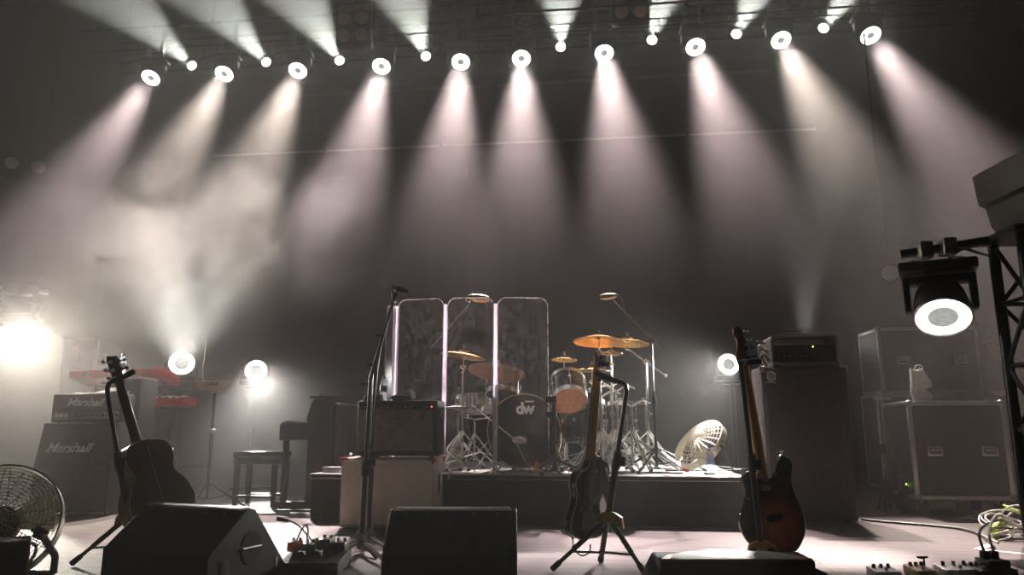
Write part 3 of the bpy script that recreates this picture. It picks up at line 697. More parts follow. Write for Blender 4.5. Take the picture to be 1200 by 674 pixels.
for px, py, d, rp, nr, lab, m_, bs, a0 in cl:
    c = W(px, py, d); r = rp/PM(d); cymbal('cymbal', lab, c, r, nr, m_)
    if bs == 'b':
        k = W(757, 424, 6.95); cym_stand('chrome boom stand at the outer side of the kit holding a cymbal', c, (k.x, k.y, RZ), nr, k, a0, .42)
    elif isinstance(bs, tuple): cym_stand('chrome stand under the large dark tilted cymbal', c, (c.x+bs[0], c.y+bs[1], RZ), nr, V((c.x+bs[0], c.y+bs[1], c.z-.17)), a0)
    else: cym_stand('chrome stand under the ' + lab, c, (c.x, c.y, RZ), nr, None, a0)
SPL = W(661, 420.5, 6.6); cymbal('cymbal', 'small splash cymbal standing on the rim of the orange-bottomed tom', SPL, 15/PM(6.6), (.02,.08,1))
tag(G().tube([SPL-V((0,0,.01)), SPL-V((0,0,.07)), TD + V((-.02,.06,.15)), TD+V((-.02,.08,.1))], .006, 8).out('splash_rod', 'chrome'), 'short chrome rod holding the splash cymbal over the tom', 'rod')
# tom mount stand
k = W(648, 500, 6.75)
cy = W(632, 500, 7.0)
# hi-hat
hp = W(537, 479, 6.85)
cymbal('cymbal', 'lower of the two closed hi-hat cymbals behind the screen', hp, 17/PM(6.85), (0.03,.02,-1), 'steel', 'hi-hat cymbals'); cymbal('cymbal', 'upper of the two closed hi-hat cymbals behind the screen', hp+V((0,0,.022)), 17/PM(6.85), (0.03,-.02,1), 'steel', 'hi-hat cymbals')
t = T('hi_hat_stand', 'chrome hi-hat stand left of the snare drum behind the screen', 'cymbal stand', on_riser(hp))
G().cyl(on_riser(hp)+V((0,0,.06)), hp-V((0,0,.04)), .013).out('tube', 'chrome', t, True); G().cyl(hp-V((0,0,.04)), hp+V((0,0,.2)), .004).out('pull_rod', 'chrome', t, True)
tripod(t, on_riser(hp), .30, .30, 'chrome', a0=.8)
G().box(on_riser(hp)+V((.02,-.14,.03)), (.09,.24,.014), Matrix.Rotation(R_(8),3,'X'), bev=.004).out('pedal', 'chrome', t, True)
# extra hardware: rack tom stand, pedal, throne
for px, d, zt_, lab, a0 in ((664,6.85,.52,'chrome tom stand under the orange-bottomed tom',.3), (706,6.5,.66,'chrome double-braced stand in front of the floor toms',1.3), (724,6.75,.72,'chrome stand with angled arms among the boom stands',.1), (742,6.6,.58,'low chrome stand in front of the outer floor tom',.9), (718,7.4,.8,'tall chrome stand behind the floor toms',.5)):
    p = on_riser(W(px, 540, d)); t = T('hardware_stand', lab, 'drum stand', p, group='chrome drum hardware stands')
    G().cyl(p+V((0,0,.08)), p+V((0,0,zt_*.6)), .016).out('lower_tube', 'chrome', t, True); G().cyl(p+V((0,0,zt_*.6)), p+V((0,0,zt_)), .011).out('upper_tube', 'chrome', t, True)
    G().lathe([(0,-.03),(.024,-.03),(.024,.03),(0,.03)], Matrix.Translation(p+V((0,0,zt_*.6))), 12).out('clamp_collar', 'chrome', t, True)
    tripod(t, p, .36, .36, 'chrome', .012, a0)
    for s_ in (-1,1):
        q = p+V((0,0,zt_-.02)); G().tube([q, q+V((s_*.10,-.03,.06)), q+V((s_*.17,.0,.03))], .009).out('arm', 'chrome', t, True)
        G().ball(q+V((s_*.10,-.03,.06)), .020, 10).out('ball_joint', 'chrome', t, True)
    g = G(); g.box(p+V((.035,-.01,zt_*.6)), (.04,.012,.016), bev=.004); g.out('wing_screw', 'chrome', t, True)
p = on_riser(W(775, 545, 6.55))
t = T('folded_stand', 'folded chrome stand lying across the riser beside the drum kit', 'cymbal stand', p)
q0, q1 = W(745, 515, 6.5), W(800, 548, 6.3); q1.z = RZ+.03
G().cyl(q0, q1, .013).out('tube', 'chrome', t, True); G().cyl(q0.lerp(q1,.35)+V((0,.02,.03)), q1+V((.02,.03,-.005)), .009).out('leg', 'chrome', t, True); G().cyl(q0.lerp(q1,.2)+V((0,-.02,-.02)), q1+V((-.03,-.04,-.012)), .009).out('leg', 'chrome', t, True); G().cyl(q1, q1+(q1-q0).normalized()*.06, .015).out('rubber_end', 'red_plastic', t, True)
p = on_riser(W(640, 545, 7.6)); t = T('drum_throne', 'round black drum throne behind the bass drum', 'stool', p)
G().lathe([(0,.50),(.15,.50),(.165,.53),(.16,.58),(.13,.60),(0,.605)], Matrix.Translation(p), 24).out('seat', 'black_cloth', t, True); G().cyl(p+V((0,0,.1)), p+V((0,0,.5)), .014).out('post', 'chrome', t, True); tripod(t, p, .3, .28, 'chrome')
# bass drum pedal
p = on_riser(V((BD.x+.02, BD.y+.36, 0))); t = T('kick_pedal', 'chrome kick pedal behind the bass drum', 'pedal', p)
G().box(p+V((0,.1,.03)), (.09,.28,.014), Matrix.Rotation(R_(8),3,'X')).out('footboard', 'chrome', t, True); G().tube([p+V((-.06,-.02,.02)), p+V((-.06,-.02,.24)), p+V((.06,-.02,.24)), p+V((.06,-.02,.02))], .008).out('frame', 'chrome', t, True); G().cyl(p+V((0,-.02,.24)), p+V((0,-.08,.40)), .006).out('beater', 'felt', t, True)

# --- microphones and stands at the kit
def stand_mic(label, base, top, boom0, boom1, m='black_metal', sp=.30, a0=.3, h=.20, group='overhead boom stands'):
    base, top = V(base), V(top); t = T('microphone_stand', label, 'microphone stand', base, group=group)
    G().cyl(base+V((0,0,.05)), base.lerp(top,.55), .013).out('lower_tube', m, t, True); G().cyl(base.lerp(top,.55), top, .009).out('upper_tube', m, t, True)
    G().lathe([(0,-.04),(.02,-.035),(.022,.03),(0,.04)], Matrix.Translation(base.lerp(top,.55)), 12).out('clutch', 'rubber', t, True)
    G().cyl(boom0, boom1, .007, n=8).out('boom_arm', 'steel' if m != 'chrome' else m, t, True)
    g = G(); g.ball(top, .022, 10); g.cyl(top-V((.03,0,0)), top+V((.03,0,0)), .013); g.out('boom_clamp', 'black_plastic', t, True)
    tripod(t, base, h, sp, m, .010, a0, False); return t
def pencil(name, label, c, ax, L, r, m, group=None):
    ax = V(ax).normalized(); t = T(name, label, 'microphone', c, group=group); Mx = Matrix.Translation(V(c)) @ frame(ax).to_4x4()
    G().lathe([(0,-L/2),(r*.45,-L*.48),(r*.8,-L*.36),(r,-L*.1),(r,L*.15),(0,L*.15)], Mx, 16).out('body', m, t, True)
    G().lathe([(0,L*.15),(r*1.02,L*.15),(r*.92,L*.33),(r*.6,L*.46),(0,L/2)], Mx, 16).out('grille', 'mic_gold' if m == 'mic_gold' else 'steel', t, True); return t
d = 6.6; tp = W(522,392,d)
stand_mic('overhead boom stand behind the screen, its arm leaning over the thin crash', on_riser(tp), tp, W(505,408,d), W(551,355,d), 'steel', .22)
pencil('overhead_microphone', 'flat pale overhead microphone above the screen panels', W(561,349.5,d), V((1,.1,-.12)), .20, .036, 'mic_gold', 'overhead drum microphones')
tag(G().tube(spline([W(551,355,d),W(546,352,d),W(549,347.5,d),W(553,347.5,d)],5,False), .006).out('hooked_rod','steel'), 'short hooked arm joining the screen-side overhead microphone to its boom', 'microphone arm')
d = 6.3; tp = W(763,399,d); bs = on_riser(W(770,552,d))
stand_mic('overhead boom stand at the outer edge of the drum kit', bs, tp, W(774,407.5,d), W(719,352,d), 'black_metal', .42, .1)
pencil('overhead_microphone', 'flat pale overhead microphone above the outer cymbals', W(713,347.5,d), V((-1,.1,-.06)), .15, .027, 'mic_gold', 'overhead drum microphones')
tag(G().tube(spline([W(733,366,d),W(729,352,d),W(724,346,d),W(719,346.5,d)],6,False), .0045).out('microphone_cable','dull_metal'), 'thin looped cable at the outer overhead microphone', 'cable')
# kick mic on a short boom
d = 6.15; tp = W(603,515,d); b = on_riser(W(622,551,d))
t = T('kick_microphone_stand', 'short chrome boom stand crossing in front of the bass drum', 'microphone stand', b)
G().cyl(W(553,474,d+.25), tp, .006).out('boom_arm', 'chrome', t, True); G().cyl(tp, b+V((0,0,.01)), .008).out('tube', 'chrome', t, True); G().ball(tp, .022).out('joint', 'chrome', t, True)
for u in ((-.18,-.02),(.16,.06),(.12,-.05)): G().tube([b+V((0,0,.05)), b+V((u[0],u[1],.012))], .008).out('leg', 'chrome', t, True)
pencil('kick_microphone', 'rounded chrome microphone in front of the bass drum head', W(609,516,d+.04), V((1,.3,-.1)), .13, .035, 'chrome')
pencil('tom_microphone', 'small black microphone clipped at the rack tom rim', W(688,430,6.4), V((-.6,.4,-.7)), .12, .014, 'black_plastic')
# black stand with two boxes
d = 6.0; b = on_riser(W(650,552,d)); tp = W(649,462,d)
t = T('monitor_box_stand', 'thin black stand with two small boxes clamped beside the rack tom', 'stand', b)
G().cyl(b+V((0,0,.05)), b.lerp(tp,.55), .020).out('lower_tube', 'black_metal', t, True); G().cyl(b.lerp(tp,.5), tp, .014).out('upper_tube', 'black_metal', t, True); tripod(t, b, .12, .26, 'black_metal', .01, .2, False)
for py in (468, 485.5): G().box(W(645.5,py,d-.02), (.085,.05,.052), bev=.004).out('clamped_box', 'black_plastic', t, True)
# small orange marker, fan, bottle, cables on the riser
p = GZ(629, 554, RZ); t = T('marker_cone', 'small orange cone-shaped marker at the foot of the bass drum', 'marker', p)
G().lathe([(0,.10),(.012,.10),(.035,.012),(0,.012)], Matrix.Translation(p), 14).out('cone', 'orange', t, True); G().box(p+V((0,0,.006)), (.085,.085,.010), bev=.003).out('base', 'orange', t, True)
def bottle(label, p, h, group=None):
    r = h*.145; t = T('water_bottle', label, 'bottle', p, group=group); Mx = Matrix.Translation(V(p))
    G().lathe([(0,0),(r*.9,0),(r,.03*h),(r*.94,.12*h),(r,.2*h),(r*.95,.3*h),(r,.36*h),(r,.62*h),(r*.9,.70*h),(r*.5,.84*h),(r*.40,.88*h),(r*.40,.92*h),(0,.92*h)], Mx, 20).out('body', 'bottle_clear', t, True)
    G().lathe([(r*1.01,.36*h),(r*1.015,.38*h),(r*1.015,.58*h),(r*1.01,.60*h)], Mx, 20).out('paper_band', 'water_label', t, True)
    G().lathe([(0,1.0*h),(r*.42,.995*h),(r*.45,.92*h),(r*.45,.90*h),(0,.90*h)], Mx, 16).out('cap', 'blue_cap', t, True)
bottle('clear water bottle with blue cap standing on the riser edge', GZ(834,557,RZ)+V((0,.05,0)), .235)
def fan(name, label, c, nrm, Rr, depth, nring, nspoke, wire, mcage, mblade, stand=None, rot0=0.0, mmotor='motor_brown'):
    c = V(c); nrm = V(nrm).normalized(); t = T(name, label, 'fan', c); f = frame(nrm); Mx = Matrix.Translation(c) @ f.to_4x4()
    for s_, nm in ((1,'front_cage'),(-1,'rear_cage')):
        g = G(); z = lambda q: s_*depth*.5*math.sqrt(max(0, 1-(q**2)*.85)) 
        for i in range(nring):
            q = (i+1.5)/(nring+.5); q = min(q,1); n = 48
            g.tube([Mx @ V((Rr*q*math.cos(2*PI*j/n), Rr*q*math.sin(2*PI*j/n), z(q))) for j in range(n)], wire, 5, True)
        for i in range(nspoke):
            a = 2*PI*i/nspoke + rot0
            g.tube([Mx @ V((Rr*q*math.cos(a), Rr*q*math.sin(a), z(q)*1.02)) for q in (.16,.4,.65,.85,1.0)], wire*1.5, 5)
        g.out(nm + '_lattice', mcage, t, True)
    g = G(); g.lathe([(Rr*.99,-depth*.2),(Rr*1.02,-depth*.2),(Rr*1.02,depth*.2),(Rr*.99,depth*.2)], Mx, 64, closed=True); g.out('rim_band', mcage, t, True)
    G().lathe([(0,depth*.55),(Rr*.15,depth*.54),(Rr*.17,depth*.48),(Rr*.15,depth*.44),(0,depth*.44)], Mx, 24).out('hub_badge', 'wire_cream', t, True)
    G().lathe([(0,-depth*.62),(Rr*.25,-depth*.6),(Rr*.32,-depth*.45),(Rr*.32,-depth*.12),(Rr*.1,-depth*.1),(Rr*.1,.1*depth),(0,.1*depth)], Mx, 24).out('motor', mmotor, t, True)
    for k in range(3):
        a0 = 2*PI*k/3+rot0; g = G(); rows = []
        for i in range(6):
            q = .12 + .76*i/5; w = .25+.35*math.sin(PI*(.2+.6*i/5)); row = []
            for j in range(6):
                a = a0 + (j/5-.5)*w*1.5; row.append(g.bm.verts.new(Mx @ V((Rr*q*math.cos(a), Rr*q*math.sin(a), depth*.28*(j/5-.5)))))
            rows.append(row)
        for i in range(5):
            for j in range(5): g.bm.faces.new((rows[i][j], rows[i+1][j], rows[i+1][j+1], rows[i][j+1]))
        ret = bmesh.ops.solidify(g.bm, geom=g.bm.faces[:], thickness=.002)
        g.out('blade', mblade, t, True)
    return t, Mx, f
fc = W(821, 521, 6.15); fn = V((-.64,-.40,.66)).normalized()
t, Mx, f = fan('floor_fan', 'wire-cage floor fan tilted up on the riser beside the drum kit', fc, fn, .235, .16, 9, 24, .0028, 'wire_bright', 'blade_pale', rot0=.4, mmotor='wire_bright')
for s_ in (-1, 1):
    h = V((0,0,1)).cross(V((fn.x,fn.y,0))).normalized()
    a = fc+h*(s_*.25); e = V((a.x, a.y, RZ+.015)) + V((fn.x,fn.y,0)).normalized()*(-.12)
    G().tube([a, e, e+V((fn.x,fn.y,0)).normalized()*.30], .010).out('stand_frame', 'black_metal', t, True)
for k, pts in enumerate(([(760,549),(800,552),(850,553),(880,550)],[(775,546),(815,549),(842,548),(868,552)],[(690,553),(720,556),(760,555),(800,556)])):
    tag(G().tube(spline([GZ(px,py,RZ)+V((0,0,.009)) for px, py in pts],6,False), .007).out('stage_cable', 'cable_black' if k != 1 else 'dull_metal'), ('black cable lying along the riser edge past the bottle','grey cable lying on the riser under the tilted fan','black cable lying on the riser in front of the chrome stands')[k], 'cable')
mat('tolex_grey_side', (.09,.085,.085), .6, bump=.3, bscale=300)
mat('panel_gold', (.20,.16,.11), .4, .4)
mat('terracotta', (.42,.12,.07), .5)
mat('piano_black', (.02,.019,.02), .3, coat=.2)
# ================================================================== AMPLIFIERS
def cab_box(t, x0, x1, y0, y1, z0, z1, m, bev=.012, name='body'):
    return G().box(((x0+x1)/2,(y0+y1)/2,(z0+z1)/2), (x1-x0,y1-y0,z1-z0), bev=bev).out(name, m, t, True)
def fmat(x, y, z): return Matrix.Translation((x,y,z)) @ FRONT
# white cabinet + combo amp (stage parallel)
cx0, cx1 = WY(406,617,5.78).x, WY(513,617,5.78).x
zc = WY(460,536,5.78).z
t = T('speaker_cabinet', 'cream speaker cabinet with red corners under the combo amplifier', 'speaker cabinet', ((cx0+cx1)/2,5.95,0))
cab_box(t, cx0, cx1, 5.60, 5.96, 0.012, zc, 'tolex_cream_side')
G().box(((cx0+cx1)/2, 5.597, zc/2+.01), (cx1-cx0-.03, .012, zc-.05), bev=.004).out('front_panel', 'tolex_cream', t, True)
for x in (cx0+.02, cx1-.02):
    for y in (5.615, 5.945):
        G().prism([(-.032,.004),(.032,.004),(.026,-.03),(0,-.05),(-.026,-.03)], -.012, .012, fmat(x, y-.008 if y<5.8 else y+.008, zc), bev=.003).out('corner_guard', 'red_paint', t, True)
g = G(); M_ = Matrix.Translation((cx1+.004,5.78,zc*.63)); 
g.lathe([(0,.004),(.04,.004),(.05,0)], M_ @ Matrix.Rotation(PI/2,4,'Y') @ Matrix.Diagonal((1.7,.8,1,1)), 24); g.out('side_handle', 'black_plastic', t, True)
for x in (cx0+.06, cx1-.06):
    for y in (5.66, 5.90): G().cyl((x,y,0), (x,y,.014), .02).out('rubber_foot', 'rubber', t, True)
a0, a1 = WY(420,500,5.7).x, WY(514,500,5.7).x; az0, az1 = zc+.004, WY(468,469.5,5.7).z
t = T('combo_amplifier', 'dark combo amplifier with brown grille on the cream cabinet', 'amplifier', ((a0+a1)/2,5.8,az0))
cab_box(t, a0, a1, 5.66, 5.93, az0+.012, az1, 'tolex', .014)
G().box(((a0+a1)/2-.01, 5.655, az0+.215), (a1-a0-.055, .014, .335), bev=.004).out('front_grille', 'grille_brown', t, True)
p_ = G().box(((a0+a1)/2, 5.652, az1-.052), (a1-a0-.045, .014, .045), bev=.003).out('control_panel', 'black_gloss', t, True)
for i in range(10):
    x = a0+.06+(a1-a0-.22)*i/9; G().cyl((x,5.646,az1-.05), (x,5.632,az1-.05), .011, n=12).out('knob', 'black_plastic' if i % 3 else 'chrome', p_, True)
g = G(); textmesh(g, 'Twin', .026, fmat(a1-.10,5.643,az1-.05), .001, .3); g.out('panel_script', 'logo_silver', p_, True)
G().ball((a1-.045,5.644,az1-.05), .007, 8).out('pilot_lamp', 'led_tiny_red', p_, True)
g = G(); g.tube(spline([((a0+a1)/2-.05,5.646,az0+.30),((a0+a1)/2-.01,5.646,az0+.315),((a0+a1)/2+.02,5.646,az0+.30),((a0+a1)/2-.02,5.646,az0+.285)],5), .003, 6); g.out('grille_emblem', 'grille_grey', t, True)
G().box(((a0+a1)/2,5.8,az1+.010), (.16,.025,.018), bev=.008).out('top_handle', 'rubber', t, True)
G().box((a1+.004,5.78,az1-.10), (.006,.02,.06)).out('side_bracket', 'case_edge', t, True)
for x in (a0+.05, a1-.05):
    for y in (5.70,5.89): G().cyl((x,y,az0-.0015),(x,y,az0+.014), .016).out('rubber_foot', 'rubber', t, True)
p = V((WY(469,466,5.72).x, 5.73, az1)); t = T('cloth_bundle', 'black cloth bundle with pale folds lying on the combo amplifier', 'cloth', p)
g = G(); g.ball(p+V((0,0,.024)), (.085,.06,.024), 16); g.out('dark_fold', 'black_cloth', t, True)
g = G()
for k in range(4): g.tube(spline([p+V((-.05,.02,.045)), p+V((.03,.02+.008*k,.055)), p+V((.075+.006*k,.01+.012*k,.085-.008*k)), p+V((.085+.006*k,.01*k,.02))],5,False), [.006]*15+[.009], 6)
g.out('pale_fold', 'white_cloth', t, True)
bottle('clear water bottle standing on the combo amplifier beside the microphone stand', V((WY(447,466,5.75).x,5.80,az1+.001)), .20)
G_=T('effect_box', 'small black box at the end of the combo amplifier top', 'effect box', V((WY(437,466,5.72).x,5.74,az1)))
G().box((0,0,.024), (.13,.09,.045), bev=.005).out('body','black_plastic',G_); G().cyl((-.03,-.02,.045),(-.03,-.02,.06),.01).out('knob','black_metal',G_)
p = V((WY(390,552,6.15).x, 6.15, RZ)); t = T('stage_box', 'small silver cable box on the riser end next to the cream cabinet', 'cable box', p)
G().box(p+V((0,0,.025)), (.15,.10,.045), bev=.006).out('body', 'dull_metal', t, True)
G().tube(spline([p+V((.07,0,.04)), p+V((.11,-.02,.07)), p+V((.14,-.03,.12)), p+V((.165,-.04,.16))],5,False), .012).out('cable_tail', 'dull_metal', t, True)

# bass cabinet + rack head
b0, b1, bz = 1.345, 2.03, WY(945,429,6.41).z
t = T('bass_cabinet', 'tall grey-fronted bass speaker cabinet under the rack head', 'speaker cabinet', ((b0+b1)/2,6.6,0))
cab_box(t, b0, b1, 6.42, 6.82, 0.012, bz, 'tolex_grey_side', .012)
G().box(((b0+b1)/2+.01, 6.412, bz/2+.01), (b1-b0-.035, .016, bz-.05), bev=.004).out('front_grille', 'grille_grey', t, True)
lx, lz = b0+.075, bz-.085
lg = G(); lg.ring((lx,6.402,lz), (0,1,0), .032, .0042, 28, 6); lg.ring((lx-.003,6.402,lz-.003), (0,1,0), .018, .004, 24, 6); lg.ball((lx-.004,6.402,lz-.004), .006, 8)
lg.tube([(lx+.032,6.402,lz),(lx+.034,6.402,lz-.028)], .0045, 6); lg.tube(spline([(lx-.036,6.402,lz+.028),(lx,6.402,lz+.046),(lx+.04,6.402,lz+.02)],6,False), .0035, 6)
textmesh(lg, 'AMPEG', .022, fmat(lx,6.402,lz-.047), .001, 0, .0006, 1.1); lg.out('logo_badge', 'logo_silver', t, True)
for x in (b0+.01,b1-.01): G().prism([(-.02,0),(.02,0),(.02,-.05),(-.02,-.05)], -.02, .02, fmat(x,6.43,bz+.004), bev=.004).out('corner_guard', 'dull_metal', t, True)
for x in (b0+.07, b1-.07):
    for y in (6.48,6.76): G().cyl((x,y,0),(x,y,.014), .022).out('rubber_foot', 'rubber', t, True)
h0, h1 = WY(905,428,6.45).x, WY(984,428,6.45).x; hz0, hz1 = bz+.004, WY(945,392.5,6.45).z
t = T('rack_amplifier', 'metal-edged rack amplifier head on the tall bass cabinet', 'amplifier', ((h0+h1)/2,6.6,hz0))
w = h1-h0; hh = hz1-hz0-.012; M_ = fmat((h0+h1)/2, 6.45, hz0+.012)
def rr(w, h, r, n=5): return [(sx*(w/2-r)+r*math.cos(a), h/2+sy*(h/2-r)+r*math.sin(a)) for sx, sy, a0_ in ((1,1,0),(-1,1,PI/2),(-1,-1,PI),(1,-1,1.5*PI)) for a in [a0_+k*PI/2/n for k in range(n+1)]]
o1 = rr(w, hh, .03); o2 = rr(w-.03, hh-.03, .022); g = G(); o2 = [(x, y+.015) for x, y in o2]; n = len(o1)
for z0_, rev in ((0,False),(-.30,True)): pass
bm = g.bm; L_ = [[bm.verts.new((M_ @ V((x,y,z)))) for x, y in o] for o, z in ((o1,0),(o2,0),(o2,-.32),(o1,-.32))]
for A, B in zip(L_, L_[1:]+L_[:1]):
    for j in range(n): bm.faces.new((A[j],A[(j+1)%n],B[(j+1)%n],B[j]))
g.out('rack_shell', 'case_edge', t, True)
G().box(((h0+h1)/2, 6.62, hz0+.012+hh/2), (w-.035,.02,hh-.035)).out('back_panel', 'black_plastic', t, True)
G().box(((h0+h1)/2, 6.53, hz0+.012+hh*.36), (w-.04,.14,hh*.56), bev=.004).out('amplifier_face', 'black_gloss', t, True)
G().box(((h0+h1)/2-.035, 6.49, hz0+.012+hh*.76), (w*.74,.05,hh*.16), bev=.004).out('light_panel', 'chrome', t, True)
G().ball((h0+w*.63, 6.457, hz0+.012+hh*.60), .006, 8).out('pilot_lamp', 'led_tiny_green', t, True)
for i in range(6): G().cyl((h0+.06+.045*i,6.462,hz0+.012+hh*.3), (h0+.06+.045*i,6.448,hz0+.012+hh*.3), .010).out('knob', 'black_plastic', t, True)
for x in (h0+.05,h1-.05):
    for y in (6.5,6.7): G().cyl((x,y,hz0-.002),(x,y,hz0+.013), .015).out('rubber_foot', 'rubber', t, True)
p = V((WY(933,391,6.55).x,6.58,hz1)); t = T('strap_bag', 'small flat black pouch lying on the rack amplifier', 'pouch', p)
G().prism(spline([(-.10,.002),(-.095,.024),(-.05,.026),(.06,.020),(.10,.024),(.105,.004),(0,.001)],4), -.05, .05, Matrix.Translation(p) @ FRONT, bev=.004).out('body', 'black_cloth', t, True); G().tube([p+V((-.10,-.02,.02)), p+V((-.12,-.03,.008)), p+V((-.13,-.03,.004))], .005).out('strap', 'black_cloth', t, True)
random.seed(3)
for k in range(5):
    q = [V((h0-.004, 6.52+.03*k, hz0+.05+.04*k)), V((h0-.05-.008*k, 6.50+.03*k, hz0+.10+.03*k)), V((h0-.075+.006*k, 6.50+.03*k, hz0+.08-.01*k)), V((h0-.05,6.50+.03*k,hz0+.03)), V((h0-.03-.01*k,6.52+.03*k,hz0+.012))]
    tag(G().tube(spline(q,6,False), .0075, 8).out('patch_cable', 'steel' if k % 2 else 'cable_black'), 'patch cable looping out of the rack amplifier beside the bass headstock', 'cable', 'patch cables at the rack amplifier')

# guitar stack at the side
s0, s1 = W(29,600,6.35).x, W(122,603,6.35).x; ys = W(75,600,6.35).y
sz = W(75,496,6.35).z; hz = W(75,460,6.35).z
t = T('guitar_cabinet', 'large black guitar speaker cabinet with white script logo, slanted top', 'speaker cabinet', ((s0+s1)/2, ys+.18, 0), rz=YAW)
ww = (s1-s0)/math.cos(YAW)*.98
P = [(0,.012),(0,sz*.55),(.08,sz),(.36,sz),(.36,.012)]
G().prism(P, -ww/2, ww/2, Matrix.Translation((0,-.18,0)) @ Matrix(((0,0,1,0),(1,0,0,0),(0,1,0,0),(0,0,0,1))), bev=.01).out('body', 'tolex', t)
G().box((0,-.186,.05+sz*.25), (ww-.05,.012,sz*.46), bev=.003).out('lower_grille', 'grille_grey', t)
sl = math.atan2(.08, sz*.45); Ms = Matrix.Rotation(-sl,3,'X')
G().box((0,-.146,sz*.77), (ww-.05,.012,sz*.42), Ms, bev=.003).out('upper_grille', 'grille_grey', t)
g = G(); textmesh(g, 'Marshall', .115, Matrix.Translation((-.06,-.166,sz*.73)) @ (Ms.to_4x4() @ FRONT), .002, .42, .001); g.out('script_logo', 'logo_white', t)
G().box((0,-.19,.03), (ww-.03,.012,.012)).out('piping', 'cream', t)
for x in (-1,1):
    for y in (-1,1): G().box((x*(ww/2-.02), y*.15, .02), (.045,.06,.038), bev=.008).out('corner_guard', 'rubber', t)
t = T('guitar_amplifier', 'black amplifier head with white script logo on the guitar cabinet', 'amplifier', ((s0+s1)/2, ys+.24, sz), rz=YAW)
wh = ww*.94; hh = hz-sz-.004
G().box((0,0,.006+hh/2), (wh,.23,hh), bev=.012).out('body', 'tolex', t)
G().box((0,-.118,.006+hh*.70), (wh-.05,.010,hh*.42), bev=.003).out('front_grille', 'grille_grey', t)
q = G().box((0,-.119,.006+hh*.26), (wh-.04,.012,hh*.26), bev=.002).out('control_panel', 'panel_gold', t)
for i in range(9): G().cyl((-.07+.045*i,-.125,.006+hh*.26), (-.07+.045*i,-.142,.006+hh*.26), .012, n=10).out('knob', 'black_plastic', q)
for i in range(3): G().box((-wh/2+.06+.04*i,-.127,.006+hh*.26), (.022,.01,.03)).out('switch', 'white_plastic', q)
g = G(); textmesh(g, 'Marshall', .095, Matrix.Translation((-.02,-.124,.006+hh*.70)) @ FRONT, .002, .42, .001); g.out('script_logo', 'logo_white', t)
for x in (-1,1):
    for y in (-1,1): G().cyl((x*(wh/2-.06), y*.08, 0), (x*(wh/2-.06), y*.08, .008), .015).out('rubber_foot', 'rubber', t)
p = V(((s0+s1)/2+.05, ys+.2, hz+.004)); t = T('white_towel', 'crumpled white towel lying on the amplifier head', 'towel', p)
g = G(); rows = []
for i in range(15):
    row = []
    for j in range(6):
        x = -.20+.42*i/14; y = -.06+.12*j/5; z = .012 + .022*math.sin(x*16+y*30)*math.cos(y*25+x*5) + max(0, x)*.12
        row.append(g.bm.verts.new(p+V((x,y,max(.004,z)))))
    rows.append(row)
for i in range(14):
    for j in range(5): g.bm.faces.new((rows[i][j],rows[i+1][j],rows[i+1][j+1],rows[i][j+1]))
bmesh.ops.solidify(g.bm, geom=g.bm.faces[:], thickness=.008); g.out('cloth', 'white_cloth', t, True)
t = T('equipment_case', 'dark upright case standing beside the guitar cabinet behind the acoustic guitar', 'case', W(143,602,6.95)*1, rz=YAW); t.location.z = 0; WM[t] = Matrix.Translation(t.location) @ Matrix.Rotation(YAW,4,'Z')
ch = W(143,442,6.95).z
G().box((0,0,ch/2+.01), (.30,.34,ch-.02), bev=.01).out('body', 'tolex', t)
for zz in (.012, ch*.34, ch*.66, ch-.012): G().box((0,-.172,zz+.004), (.29,.014,.014), bev=.002).out('edge_strip', 'dull_metal', t)
for x in (-.09,.05): G().box((x,-.176,ch*.50), (.05,.014,.035), bev=.004).out('latch', 'steel', t)
G().box((.0,-.176,ch*.88), (.10,.006,.045)).out('paper_tag', 'logo_white', t)
bottle('clear water bottle with blue cap on the upright case beside the guitar stand', V((t.location.x-.09, t.location.y-.08, ch+.001)), .24)
# far stack seen in the haze
p = W(105,440,8.6); t = T('flight_case', 'dim upright flight case with a red badge far behind the guitar stack', 'case', (p.x,p.y,0)); hz_ = W(105,398,8.6).z
G().box((0,0,hz_/2+.01), (.42,.4,hz_-.02), bev=.01).out('body', 'case_panel', t)
for x in (-.2,.2): G().box((x,-.2,hz_/2), (.03,.03,hz_-.02)).out('edge_rail', 'dull_metal', t)
for z in (.02,hz_-.015): G().box((0,-.2,z), (.42,.03,.03)).out('edge_rail', 'dull_metal', t)
G().box((-.06,-.205,hz_-.11), (.05,.008,.04)).out('badge', 'red_plastic', t)

# ================================================================== KEYBOARDS, THEREMIN, PIANO
def keyboard(label, pR, zc, L, dep, rz, tilt, pk):
    # local x along the length with x=0 at the visible end; back faces -y
    t = T('keyboard', label, 'keyboard', pR, group='red stage keyboards', rot=(tilt, 0, rz))
    G().box((-L/2, 0, .0), (L, dep, .075), bev=.008).out('body', 'red_plastic', t)
    G().box((-L/2-.02, 0, -.041), (L-.06, dep-.03, .008)).out('bottom_plate', 'dull_metal', t)
    G().prism([(-dep/2,-.05),(dep/2,-.05),(dep/2,.03),(dep*.1,.055),(-dep/2,.055)], -.014, .014, Matrix.Translation((.012,0,0)) @ Matrix(((0,0,1,0),(1,0,0,0),(0,1,0,0),(0,0,0,1))), bev=.004).out('end_cheek', 'red_plastic', t)
    g = G(); n = 44
    for i in range(n): g.box((-L+.04+(L-.10)*(i+.5)/n, dep*.27, .045), ((L-.10)/n*.92, dep*.42, .022))
    kb = g.out('key_pattern', 'white_plastic', t); kb.name = 'keybed'
    for i in range(10): G().cyl((-L*.1-L*.07*i, -dep*.2, .037), (-L*.1-L*.07*i, -dep*.2, .055), .011).out('knob', 'black_plastic', t)
    for x in (-L*.25, -L*.8): G().box((x, -dep/2-.004, .0), (.06,.012,.03)).out('socket_plate', 'black_plastic', t)
    return t
kd = 7.6
